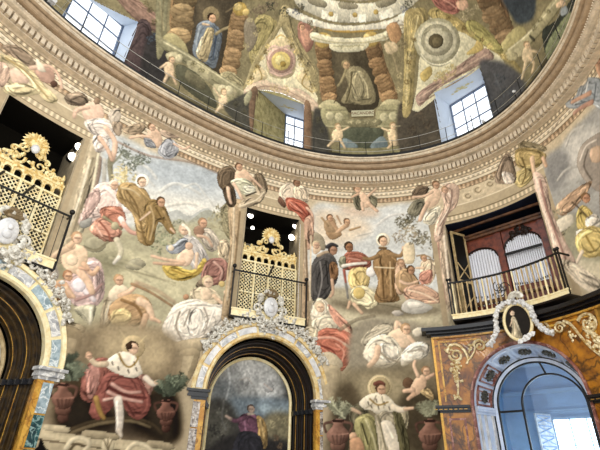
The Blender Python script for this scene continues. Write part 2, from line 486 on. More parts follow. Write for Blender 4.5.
    def mask(s, P, smooth=False):
        Q = s.pts(P); M = np.zeros((s.h, s.w), bool)
        b = s._box(Q, 2); M[b[2]:b[3], b[0]:b[1]] = s.inside(Q, b)
        return M

GAIN = 1.0
def grid_objects(cv, pos, keep, parts, material, gain=1.0):
    """cv: canvas; pos: (h,w,3) points; keep: (h-1,w-1) faces kept; parts: [(name, face mask)] -> one mesh object per name"""
    lc = np.where(cv.C <= .04045, cv.C / 12.92, ((cv.C + .055) / 1.055) ** 2.4) * gain
    lc = np.clip(lc, 0, .95)
    idx = np.arange(cv.h * cv.w).reshape(cv.h, cv.w)
    F = np.stack([idx[:-1, :-1], idx[:-1, 1:], idx[1:, 1:], idx[1:, :-1]], -1)
    V = pos.reshape(-1, 3); L = lc.reshape(-1, 3)
    res = []
    for name, pm in parts:
        f = F[pm & keep]
        if len(f) == 0: continue
        used, inv = np.unique(f.ravel(), return_inverse=True)
        me = bpy.data.meshes.new(name)
        me.vertices.add(len(used)); me.vertices.foreach_set('co', V[used].astype(np.float32).ravel())
        me.loops.add(inv.size); me.loops.foreach_set('vertex_index', inv.astype(np.int32).ravel())
        me.polygons.add(len(f)); me.polygons.foreach_set('loop_start', np.arange(0, inv.size, 4, dtype=np.int32)); me.polygons.foreach_set('loop_total', np.full(len(f), 4, np.int32))
        me.update(calc_edges=True)
        at = me.color_attributes.new('Col', 'FLOAT_COLOR', 'POINT')
        at.data.foreach_set('color', np.concatenate([L[used], np.ones((len(used), 1))], 1).astype(np.float32).ravel())
        me.materials.append(material)
        me.polygons.foreach_set('use_smooth', [True] * len(f))
        o = bpy.data.objects.new(name, me); COL.objects.link(o); res.append(o)
    return res
# ------------------------------------------------------------------ the painted wall: brush strokes (colour, outline) in the order they were laid
WALL_PAINT = """
# plaster above the boxes
g8 c9b795 -20,30 110,90 240,165 330,190 440,178 560,100 620,40 620,150 540,190 440,215 320,215 230,205 100,150 -20,100
# ---- left sky and land
g3 bcc4c8 104,140 122,136 170,160 236,176 246,214 232,262 150,262 96,215
g6 aab6c0 150,158 200,164 228,178 215,190 170,185 140,170
g5 d3d4cd 120,185 160,192 232,205 240,225 170,230 120,215
m4 e2e2da 128,168 140,164 150,170 156,178
m4 e4e4dc 160,192 172,184 186,186 200,194
m3 d9dad4 182,188 196,184 206,196 214,206
m4 e6e2d6 165,206 190,203 212,212
m3 dfdfd8 135,172 146,178 154,186
f b4b9b6 160,218 176,210 190,216 206,208 220,218 226,228 160,228
f a6aa9c 196,216 208,210 222,218 226,226 190,226
g4 b3ae8c 64,262 78,238 110,230 150,226 190,222 236,226 240,300 200,320 60,330
g3 c2bc96 90,255 130,250 180,272 200,290 160,300 110,275
g3 9c9878 60,262 110,252 130,262 110,276 70,285
m2 8d8768 100,262 122,268 150,276 175,283
p aaa486 85,240 97,236 106,244 100,252 86,250
p 9f9a80 128,262 138,258 146,264 138,270 126,268
o9 9fa284 156,222 166,228 172,238 178,228
o8 8f9474 150,240 158,246 166,240
m3 cfc79f 110,258 140,268 175,285
m2 a8a283 118,264 150,282
# trees on both sides
l6 8f8a70 112,154 110,166 112,184
l4 9b8676 100,158 99,172 96,186
m4 b7ac94 105,160 104,182
l2 8b8a74 112,164 118,158 124,150
o7 7e8576 125,150 130,158 138,160 122,156
o5 6f7768 134,166 146,160 128,168 140,157
o8 cdbd86 122,172 118,178 128,176
b 938a68 222,206 240,202 242,240 230,240 222,226
o8 a39c78 220,212 226,224 232,212 216,220
o7 79755a 236,218 234,230 238,206
l3 7b7258 233,222 236,240
# curtain by the left box
b b5a688 91,138 99,145 98,168 90,198 82,232 66,260 56,260 66,226 78,186 88,152
l3 d8ceae 99,150 92,190 78,232 66,256
l2 968a6e 93,158 84,196 72,236
l2 dcd3b8 90,160 80,196 70,226
b c9bf9f 78,228 88,214 92,204 86,226 74,246
# old man in pink, stooping man in orange
b dcc4ba 90,194 98,184 110,183 119,195 121,212 112,219 100,222 86,226 78,222 84,208
b c7a69c 88,196 98,188 100,200 90,216 82,220
l4 e6d8d0 106,188 116,198 118,208
h4.5 d9b090 d8cbb8 114,185
p 9a9a94 80,222 92,218 90,226 82,228
b c27e65 100,209 109,206 122,208 126,220 121,230 112,226 102,218
b d0937a 92,224 102,217 114,228 122,230 118,240 108,242 98,238 90,231
l2 a45f4c 100,222 108,232 110,240
l2 e0b09a 96,226 102,236
l3 9d9672 104,217 114,224 121,229
d4 b3ab86 115,226
l6 e2cfc8 121,219 126,228
l5 d6a08c 124,224 131,232 141,234
l2.5 e2c0a4 141,234 150,233
d5.5 e8dcd8 128,208
d2.5 cf9a84 123,202
l6 cbc3a4 117,240 121,250 119,258
l4 d6d0c0 119,257 114,263
l2 8c8468 108,242 96,250 84,246
# two friars
b b4955f 117,191 122,183 134,183 144,188 151,200 153,218 150,236 146,244 138,240 133,216 124,206 117,199
l2 8c6f42 126,190 136,204 141,224 144,240
l3 cdb482 122,188 132,190 140,196
l2 907446 120,198 130,203 136,212
d7 f0e8da 142,181
h4.5 e0bd9e 8d7048 142,182
b a2844f 144,207 152,199 161,202 166,208 172,224 176,232 170,234 160,222 156,230 153,244 143,244 146,224
l2 7f6438 156,208 164,222
l2 c2a672 150,206 154,220 150,240
h4.5 c99a76 6b5236 161,202
l4 a88a58 164,212 172,230
l3 dcb592 171,229 175,233
l2 e0bf9f 150,212 140,220
# beggars
b b9b4b0 184,236 191,235 200,242 208,256 209,268 199,275 190,264 184,252
b 98a0ac 182,238 188,240 184,250 176,254 168,252 166,246 174,244
d3 e2ccb0 171,248
b d9ba52 162,266 172,264 192,270 204,258 207,266 197,276 182,281 168,277
l2 b7963c 172,270 188,275 200,270
h5 dfb999 c9a98a 184,230
l4 e8dfc8 183,225 189,230 190,236
p e0c0a2 181,252 190,247 194,256 188,266 180,264 176,258
l4 dcb695 184,262 168,260 152,256
l4 d2ab8a 182,264 168,264 154,263
d4 dcb595 189,246
l4 dfbf9f 197,254 196,268
b bfb4a2 198,231 209,228 217,236 220,246 212,252 204,246
d5.5 a9846a 199,231
h4.5 cb9c7c a8835f 203,223
l4 cfaa8c 198,236 207,238 212,246
b c4b190 219,242 227,240 231,252 226,262 218,256
b a8766a 206,262 220,258 229,266 224,282 209,286 200,284
l3 c79a8a 214,262 222,270 220,280
b 94846c 196,284 206,276 212,286 200,290
# mother with children
b c9aca8 66,274 86,258 100,262 105,284 101,302 86,309 70,302 65,288
l5 d8cdd4 74,285 84,290 94,300
d7 d5cdd6 79,285
l3 b08a84 76,300 92,294 102,284
p e6c6a2 62,250 70,243 84,247 88,256 84,268 73,274 62,264
d6 ecd0ae 72,260
l6 e3c09c 72,246 60,252 51,258
l5 dfb893 70,246 76,238
h5.5 e2b998 c49a70 77,238
l7 e0b998 80,272 88,282 92,292
l5 dcb08c 84,264 92,274 98,268
l3 d9a98a 80,268 88,270
b c9bfb4 47,258 55,262 59,276 53,280 47,268
p dcae88 55,283 64,280 70,288 75,297 66,299 55,301
h5 dba983 b07d58 68,276
l4 e2ba96 66,288 74,297
p c9b890 56,300 62,304 60,312 54,310
b b6b296 74,308 95,305 94,318 89,325 82,318
l3 dedcc4 91,308 90,324
# angel boy, woman in ochre
b b1a284 104,300 114,296 116,312 108,326 100,326
l2 d0c4a8 110,302 104,324
p d8c6a8 109,292 118,284 128,288 131,296 122,302 110,300
l5 dfb795 120,296 130,291 137,284
h5 dcae8a c49b6c 119,280
b bf9a6c 112,303 130,294 146,297 152,306 148,318 136,327 120,326 108,318
b d8bf80 112,312 124,308 132,316 124,326 112,324
l3 a07a4c 122,300 136,306 142,316
l8 e3c09d 140,301 148,306 152,318
l4 dcb491 152,318 160,322
l6 cda682 146,316 142,328 138,338
l3 ad8a64 132,284 150,292 172,306
m4 c9a884 136,282 156,290 174,302
m5 9c8c70 60,330 100,338 140,336
m4 c9b996 150,334 162,326 170,322
m3 9a8b6e 106,332 120,340 150,344
# woman reclining in white with a mirror
b d3c2a0 190,292 200,287 214,290 222,300 214,308 196,306
p e6caa8 200,290 208,288 212,296 204,300
h5.5 e5c2a2 cdb78c 208,282
l4.5 e2c09c 214,296 222,303 228,302 225,292
d3.2 d3b870 222,284
d3 c9976f 186,297
b d8d0c2 168,315 176,304 195,299 212,304 229,305 233,312 222,326 208,338 190,343 172,340 162,330
b e3dccf 184,318 196,308 204,314 204,330 190,336
l2 9d9382 180,312 176,326 182,340
l2 a0968a 204,308 208,320 204,334
l2.5 efe9de 172,316 168,328
l2.5 efe9de 214,310 208,326
l2 a79d8c 190,310 184,326
# painted stone pilasters
b b6a684 58,318 84,326 82,333 62,330
p a39270 60,328 82,334 73,374 58,366
q b9a884 63,336 77,340 71,366 62,362
p b7a684 176,342 206,338 204,350 178,352
p ab9a78 180,351 200,351 188,384 176,380
q bfae8a 183,356 194,356 186,378 180,376
# ---- seated king on the left
g5 8d7c60 82,328 120,322 176,340 178,395 172,445 50,436 60,372 76,345
g6 b5a27c 104,330 130,324 168,340 168,366 150,374 112,360 98,352
g4 6e5e48 58,378 90,380 100,420 60,424
g4 54483a 88,408 160,410 170,438 70,430
g4 5b4c38 60,384 92,376 104,424 66,428
g4 5b4c38 146,388 172,384 176,440 140,430
g3 362c20 64,398 98,396 112,426 60,428
g3 332a1f 138,402 174,394 178,440 132,426
g3 433a2e 64,404 84,398 92,424 66,426
g3 4a4032 150,400 166,396 172,440 150,430
d12 c4ae80 133,347
m1 d9c390 120,330 128,342
m1 d9c390 146,336 138,344
l3 5d4f3a 70,430 96,421 130,418 152,424 162,434
l3 7d6d50 72,433 98,424 130,421 150,427
b a56558 84,372 93,360 108,358 114,372 110,386 99,398 88,402 80,394
b bd8478 86,372 92,364 100,372 96,392 88,398
b b98878 138,374 150,377 153,388 147,398 137,386
b 9c5a50 108,372 136,376 147,390 151,402 147,414 138,420 128,414 120,402 108,412 98,420 89,412 96,394
l3 cf9c8e 112,384 126,392 140,392
l3 cf9c8e 108,392 122,398 142,402
l2.5 d9ac9c 104,400 114,398
l2 6f3a36 110,388 128,396 146,398
l2 70403a 126,402 134,416
l4 b08a46 96,398 100,412 104,418
l7 d3c8ba 118,400 120,416 119,430
l3 efe6da 117,402 118,426
l4 c4b8a6 119,430 121,436
p e3d9c4 105,363 117,353 127,352 137,358 141,368 142,374 132,378 118,374 110,370
l1 4d4234 112,362 113,365
l1 4d4234 120,358 121,361
l1 4d4234 118,367 119,370
l1 4d4234 128,370 129,373
l1 4d4234 136,368 137,371
l1 4d4234 134,362 135,365
l1.6 a5843e 119,354 124,364 130,367 136,362 138,357
l5 cdb898 106,364 96,364 90,358
h3.5 dcb08e c49a78 89,356
l5 d9ccb8 146,378 153,384 158,382
l3.5 dcb493 156,382 163,385
h6 dfb795 5b4430 133,348
d3.5 5b4430 129,346
v11 8c6252 63,398
v9 845a4c 166,412
t17 616a58 66,380 58,374 74,380 64,366
t15 5f6a58 172,395 176,388 166,396
o5 7d8a72 60,365 72,366 176,380
# stone ledge with a shell
p b3a584 44,424 70,428 70,434 130,440 160,446 176,448 176,470 20,466 30,434
q c6b894 40,432 175,452 175,455 38,436
q 82745a 36,438 175,457 175,459 35,440
p beb08e 46,424 68,427 67,433 45,430
p a89a7a 86,430 116,434 116,440 84,437
p a89a7a 150,440 172,444 172,450 148,447
l4 d2c5a2 66,448 72,440 82,438 90,444 84,450
l2 6e6048 70,450 76,444 84,446
d7 cabd9a 108,445
l1 7b6d52 108,450 104,440
l1 7b6d52 108,450 108,438
l1 7b6d52 108,450 112,440
l4 d2c5a2 126,452 134,444 146,446 154,454
p 2c2620 38,446 41,438 45,446 50,454 34,452
# ---- angels along the top of the left wall
b 9f8a72 2,46 16,45 30,55 36,66 26,68 12,56
b d9b69c 0,62 8,66 11,75 4,86 -6,86
p e2bfa4 10,70 22,69 29,82 14,84
b dac894 -4,53 12,57 26,65 39,78 46,87 57,97 56,103 47,102 37,92 27,78 12,65 -4,60
l2 b79d62 6,58 24,70 38,86 48,98
b dccb98 3,88 15,83 32,85 41,92 30,96 10,96
l2 f0e6bc 8,86 24,86
p c59c86 35,69 49,66 55,75 52,83 41,81
l4 dfb99e 31,68 48,66 58,74 62,88
d3.5 6f5243 54,84
p ded2b8 36,58 42,64 46,72 38,70
b 93806a 65,96 80,92 89,100 82,106 68,104
p e2bda2 82,108 95,101 104,111 101,122 87,122
l4.5 e0b99d 88,107 77,110 74,117
b dcd0c4 84,122 98,118 110,121 117,134 105,140 92,134
b dacfc6 94,135 106,136 109,147 98,153 93,144
l2 9f8c82 98,140 104,146 98,150
l6 dfb99d 106,128 115,142 113,158
l5 d9b093 100,138 108,150 112,160
b cfc0ac 108,114 118,108 121,118 114,128
d3.5 a4876c 97,101
b b29d84 112,122 122,124 120,136 114,132
b b09a7c 124,128 140,123 146,128 138,134 126,134
p d9b698 148,131 156,128 162,138 160,148 150,142
l3.5 dcb899 152,137 140,136 130,138
h3.8 d9b192 8b6c4c 152,127
b 8f9298 144,138 152,140 156,148 146,146
b a5a9b1 160,146 168,138 178,145 177,155 167,159 158,153
l2 8a8e98 164,148 170,154
b bfa892 160,131 176,128 188,137 176,138 166,138
l3 dcb79c 174,144 184,149 190,146
m3 b28f78 118,142 150,156 190,162 220,174 238,180
# ---- angels above the middle box
b b99f7a 228,205 239,199 248,207 243,252 234,300 230,318 221,318 226,282 230,242
l2.5 dac6a2 234,208 233,250 227,300
l2 927a58 240,212 236,256 230,310
b 7a6852 217,174 225,166 234,168 237,178 231,190 220,188
b 6a5a46 222,186 234,188 236,204 228,206
b 8d7b62 254,176 262,174 268,188 262,196
p e0bb99 236,171 246,170 252,179 246,187 236,184
h3.8 d2a482 7c5d42 239,167
l4 dcb695 250,176 256,182 262,188
b c3c2a2 231,181 243,178 253,184 255,192 246,195 236,190
b d9d6bc 243,186 254,186 255,193 247,195
l5 deb999 228,188 229,196 231,203
l5 e0bc9c 234,184 239,192 242,199
b b7a486 237,206 250,197 258,199 262,188 266,192 261,202 246,208
l2 594a3a 246,196 256,192
l1.6 ded0b0 240,206 256,200 264,192
b dccab0 279,190 289,182 299,190 293,199 282,201
b d8c4a6 293,188 302,185 309,193 307,204 296,201
h3.6 a57b5e 7a573c 297,183
b c1664f 286,198 298,199 309,206 311,219 306,225 296,213 288,209
l2 e0947c 290,202 302,212
l2 8f4436 296,204 306,214 308,222
l4 dcae92 307,208 312,214 313,224
b 8a6450 280,196 286,204 284,208 278,202
b b99d7a 301,224 312,214 317,244 313,290 308,326 302,326
b c39a80 304,222 312,216 314,236 308,250
l2 8c7252 306,240 308,300
l2 d9c2a0 311,236 310,300
# ---- middle scene
g3 c3c9ca 313,207 360,210 405,203 428,214 444,300 380,306 314,300
g5 d6c6ae 316,210 352,214 372,230 340,246 316,240
g4 cfb9a2 340,207 372,208 378,216 350,216
m4 e6e4de 376,226 390,216 404,214
m5 dde0de 396,240 404,226 412,220
m3 dcd6ca 356,236 372,232
g3 b3a98a 312,292 360,288 440,292 458,322 430,345 350,345 318,330
g3 c5bc9a 335,308 400,312 440,316 420,326 350,326
g3 8a7f66 330,300 380,303 440,308 420,316 352,312
l2 7d735a 346,306 376,304 400,308
m2 d6ceb0 336,318 380,322 420,318
p 9f957c 313,232 323,237 325,250 312,246
p b3936c 324,222 334,218 336,232 326,232
# putti
l6 c29a72 330,220 336,228 340,234
l6 c9a27c 347,225 340,230 334,236
h3.3 cf9f78 7d5c3e 330,218
h3.3 cfa27a 805e40 347,222
l3 b59368 322,218 328,226
l3 b99668 350,230 360,227
l2.5 c49d76 337,216 341,224
p a98862 326,232 342,234 332,240
# putto on the ledge
b 7d7860 352,194 358,194 364,208 356,209
b 858066 366,195 377,198 375,208
p dcb897 359,193 366,194 371,205 364,207
l4 dcb795 368,196 376,189
l4 d6ae8c 358,194 352,197
l5 deb999 362,203 363,210
l5 dbb493 368,203 377,211
h3.6 d9af8c 9a7550 357.5,189
# figures in the street
p d6b896 313,243 318,241 321,250 314,254
h3.6 d0a688 c9b48e 316,245
b 5e5b59 312,264 318,256 330,253 337,262 338,278 331,291 326,299 313,301 310,282
l2 8e8a88 320,262 322,280 318,298
l2 3f3c3a 326,262 328,284
l4 b29a7c 318,256 326,252 334,253
h4.5 b5876a 58453a 333,250
l4.5 504e50 327,247 332,244 337,246
b 946c48 330,263 337,264 338,276 331,280
l4 cca585 332,280 333,292 330,297
b b26a54 341,263 347,252 360,252 369,258 371,266 360,270 346,270
l2 d2927c 348,258 360,260
b 8c8c72 339,259 345,256 346,268 340,267
h4.6 a5734f 50402f 349,247
l4.5 d8d2c6 343,266 354,264 366,263
l3.5 b0614f 344,270 346,284
l3 8c8a84 346,284 348,298
b d8be76 350,270 360,267 369,270 369,285 362,291 352,289 348,280
l2 a68c48 354,274 360,284
d5 dcd9d6 371,272
b dbd0a4 352,289 366,286 377,297 378,305 368,309 362,305 352,303
d6 d3b868 359,293
l4.5 d9b38f 354,304 362,313
l4 d6b08c 350,302 348,308
b 9e7c50 374,258 380,250 390,250 397,259 395,276 397,292 399,301 375,301 378,281 373,268
l2 775a36 382,266 384,298
l2 bf9e6e 390,262 391,296
l5.5 9f7d52 378,256 370,259 364,258
l5.5 a28056 391,254 400,256 404,250
d2.4 dcb48e 404,248
l1.6 d9c8a0 375,267 394,268
d7 e8dcc2 383,240
h4.6 dcb18c 6f5436 383,241
l3.5 8a6a42 380,248 386,248
# group on the right
p d9c7a2 404,245 414,244 414,262 404,262
b cba684 396,264 404,262 408,274 406,292 396,292
h3.6 cfa27e a9845c 401,263
b b5946a 396,275 406,268 416,276 420,288 408,294 398,288
h4 b98a66 6f5338 411,270
l3.5 dcb797 400,281 408,284 418,281
b cda285 404,289 420,284 437,292 444,302 410,302
l2 e2c6a6 408,290 424,294 438,302
b d9c3a2 421,262 432,259 437,268 431,284 422,282
b d08f78 420,273 432,270 431,282 421,284
h3.4 c99b78 9a7850 424,258
l2 a68962 417,256 424,255 431,258
l3.5 dcbb98 424,268 416,268
o7 8d876c 412,222 406,226
o8 86806a 420,238 416,240 426,242
o7 a4957a 410,232 400,236
o6 6f6a54 404,220 400,223 410,217
l3.5 887a60 430,226 434,242 434,258
p b7b4aa 402,305 410,299 425,303 433,308 420,314 404,312
p d6d2c6 408,302 418,302 424,306 410,308
p b3aca0 392,312 398,310 404,314 396,316
# curtain left of the organ
b d4bb9e 434,226 444,222 447,236 455,290 448,312 441,302 436,262
l2.5 c3937f 438,232 440,270 446,304
l2.5 e8d8c0 444,236 448,276 450,296
m4 cfc2a4 444,300 450,320 440,330
# pair of angels left of the organ
b 83705a 412,192 420,185 429,188 424,196 414,198
b 8c8770 407,211 415,200 425,200 421,213 413,217
p e2bf9e 425,198 434,188 441,192 438,203 428,208
h3.8 c79a78 8a6a4c 436,185
l4 dfbb9a 432,192 424,196 413,197
l6 dfb998 428,203 423,212 420,220
b d8d0b6 423,222 427,212 440,206 439,218 432,225
b c8a993 440,190 449,183 459,188 457,205 447,217 441,240 434,240 436,222 444,206
l2 e2cfbb 446,190 452,202 442,220 438,236
l2 967a6a 452,190 450,208 440,226
h3.4 c79d80 a5845f 445,190
# ---- woman in the red skirt
b d6ccb4 311,306 318,298 327,302 330,316 318,322 311,318
h5 e2bc99 cdbb98 320,307
b cfc4aa 312,320 330,314 339,324 336,336 318,338
b d8987e 328,304 340,314 352,328 350,336 340,328 332,318
l4 e0b896 344,326 350,334
b c8735a 311,340 325,328 345,331 356,338 353,352 347,366 336,374 330,360 317,352
l3 e5a58c 318,338 334,338 348,346
l2 93453a 322,346 334,352 338,370
l2 e0957c 336,344 344,352 340,366
b d4c6a4 302,330 312,326 318,334 312,342 303,339
d4 c99b7c 299,332
p c3b494 315,356 330,352 341,360 341,368 320,370
p b6a684 320,368 340,368 339,400 326,398
g4 a8997c 306,352 318,352 316,400 306,400
m4 8d8066 340,330 356,320 374,316
m3 d0c2a0 344,344 354,352 352,366
m3 968a6e 346,372 356,364 366,372
# ---- sleeping woman in white
g3 9f9680 352,330 380,318 436,330 436,362 400,372 352,372
b b7ad94 361,340 375,326 391,323 396,331 380,336 366,346
l2 d6cdb4 366,340 388,328
l5 e2bf9d 396,331 397,322 403,328
p e5c6a4 388,334 400,328 410,336 410,346 398,348 390,342
h5 dcb28e bb9468 406,329
l5 e2bf9d 409,337 416,347 408,354
b dbd2ba 363,353 372,338 388,335 400,346 402,360 385,369 370,363
b e4dcc8 380,344 396,346 398,358 386,362
l2 a1967e 376,344 384,356 398,362
l7 dfba98 378,348 376,358 369,366
b e2decf 402,353 415,342 429,345 427,356 412,362 402,367
l2 a9a08e 408,352 418,350 424,352
p d5ccb6 412,331 420,327 424,333 416,337
# ---- seated king on the right
g5 8a7e62 340,374 380,368 434,366 442,450 442,475 330,475 336,405
g5 a89a76 356,376 380,372 404,380 400,398 366,400 352,392
g4 6e6450 405,392 430,392 438,420 410,420
g4 6a5d46 336,392 356,388 362,450 330,460
g4 5d523e 402,396 436,392 440,460 400,440
g3 574d3e 336,412 352,408 360,450 340,450
d12.5 c9b78a 380,387
d10 b5a274 380,387
b 767058 349,411 361,402 369,411 368,428 357,431 351,425
b 5b5440 350,428 362,428 372,450 374,470 350,470
b a09a64 355,420 370,414 379,428 378,452 384,475 366,475 358,446
l2.5 c6c08c 366,420 374,440 378,462
l2 5a5638 362,424 368,444
b b5aa8e 376,412 394,411 401,424 402,450 404,475 384,475 378,440
p d3c9b4 380,424 388,420 394,426 399,440 402,452 394,456 386,444
l2 8d8468 378,416 382,432 386,450
l2 efe6d2 386,424 393,438
l2 8a7f68 400,420 402,446
b b7ac88 398,411 408,410 408,424 402,438
b 6d6848 392,408 400,412 406,428 410,452 404,470 398,440
p dcd2b8 359,403 366,396 374,393 384,394 392,400 397,408 392,412 384,411 378,414 370,410 364,409
l1.2 a89c80 376,396 372,404 366,408
l1.2 a89c80 382,397 384,408
l1 4d4234 368,402 369,405
l1 4d4234 376,399 377,402
l1 4d4234 384,402 385,405
l1 4d4234 378,406 379,409
l1 4d4234 389,407 390,410
l1 4d4234 371,406 372,408
l1.6 a5843e 370,399 378,405 388,402
l6.5 d8cab0 393,407 401,410 405,409
l3.5 deb794 405,409 413,408
l4 cfae8c 352,409 360,413
h5.2 cda07c 6b4c38 381,389
l4 8c5645 375,384 380,382 384,384
d4 d9ad86 353,436
p c9976f 350,440 360,438 364,452 352,460
v11 946c5c 338,434
v11 8c6454 430,434
t15 9a9d80 342,418 338,414
t14 8d9074 428,416 434,414
# putto over the king
d5.5 7d5f46 408,383
p e0b894 416,378 424,375 426,386 416,396 410,390
l4 e0ba98 418,376 414,366 415,361
l4 dcb290 427,378 434,374
l5 ddb492 413,390 404,391
l4.5 d6ab88 414,394 408,399
h4.2 dcb08b a9805a 426,371
b cfb078 420,391 430,389 434,400 428,398
# ---- angel above the organ, right curtain, right scene
g3 a4a4a0 545,160 560,146 584,118 640,70 640,320 585,282 558,255 547,205
g4 c6c4bd 566,140 584,130 600,128 600,160 575,180 562,176
g4 8f8f8e 548,160 566,150 570,170 556,190 548,184
m3 d6d3ca 566,146 572,132 584,126
m3 cfccc4 558,180 566,170 578,166
p a1968a 577,165 580,148 590,138 604,136 604,190 586,182
l2 d6ccbe 580,160 586,146 596,140
l2 7d7266 588,150 584,166 592,180
p c8a88a 590,150 600,146 602,160 592,162
b c4a07e 556,206 574,190 592,181 582,200 563,216
g3 a3a084 556,222 580,215 604,225 640,230 640,310 580,280
g3 cfc5a6 565,262 600,262 640,290 640,330 590,292
o7 8f8a70 556,216 562,228
p d6cdb6 556,222 570,214 574,222 560,232
b d9bf68 577,212 583,205 592,212 594,225 584,233 577,228
h4.6 c48f6c 8d6a46 586,198
b e6decf 586,218 596,214 600,224 592,230 586,226
b e2dacb 576,232 584,229 586,236 580,240
b dac070 576,236 590,226 606,232 610,250 590,258 578,251
l2 a98d44 586,236 594,250
l4 d9c7ae 582,252 576,264
l1.2 6b5846 572,202 580,209 589,218
b 8a7568 600,180 612,176 614,236 602,230
b 98a1a9 580,82 592,77 606,84 606,112 592,104 582,107 572,109 565,104 576,95
l2 c4cacd 588,82 584,96 574,104
l2 6f7880 596,84 594,100
l5 cd9d80 590,93 582,97 572,102
l5 c0907a 592,102 582,107 574,113
h4.5 cf9f7e 9a744e 598,63
l6 c99c7c 598,68 602,78
b d6cab6 571,78 582,72 588,78 582,86
m2.5 b39a80 560,118 545,142 530,152
b 9d8e6c 518,144 526,141 546,147 542,152 522,150
b b89f62 516,150 530,148 546,154 543,162 536,168 524,170 516,164
b c7b272 517,172 530,166 534,176 522,188 514,182
l2 857040 522,158 526,172 522,184
l5.5 deb994 532,158 534,173
l4.5 dab08c 543,158 546,166
b 9a8670 495,181 500,162 508,152 514,164 516,181 505,184
b dccdbd 502,172 512,174 514,182 505,183
l2 6e5b4a 502,166 500,180
b d7b8a4 533,173 545,178 552,210 562,235 576,262 570,270 558,262 546,226 537,196
l2.5 b5877a 540,180 546,206 556,234 566,260
l2 e8d6c4 536,178 543,208 556,246
b d6c7ae 560,262 574,262 604,284 604,296 580,286
"""
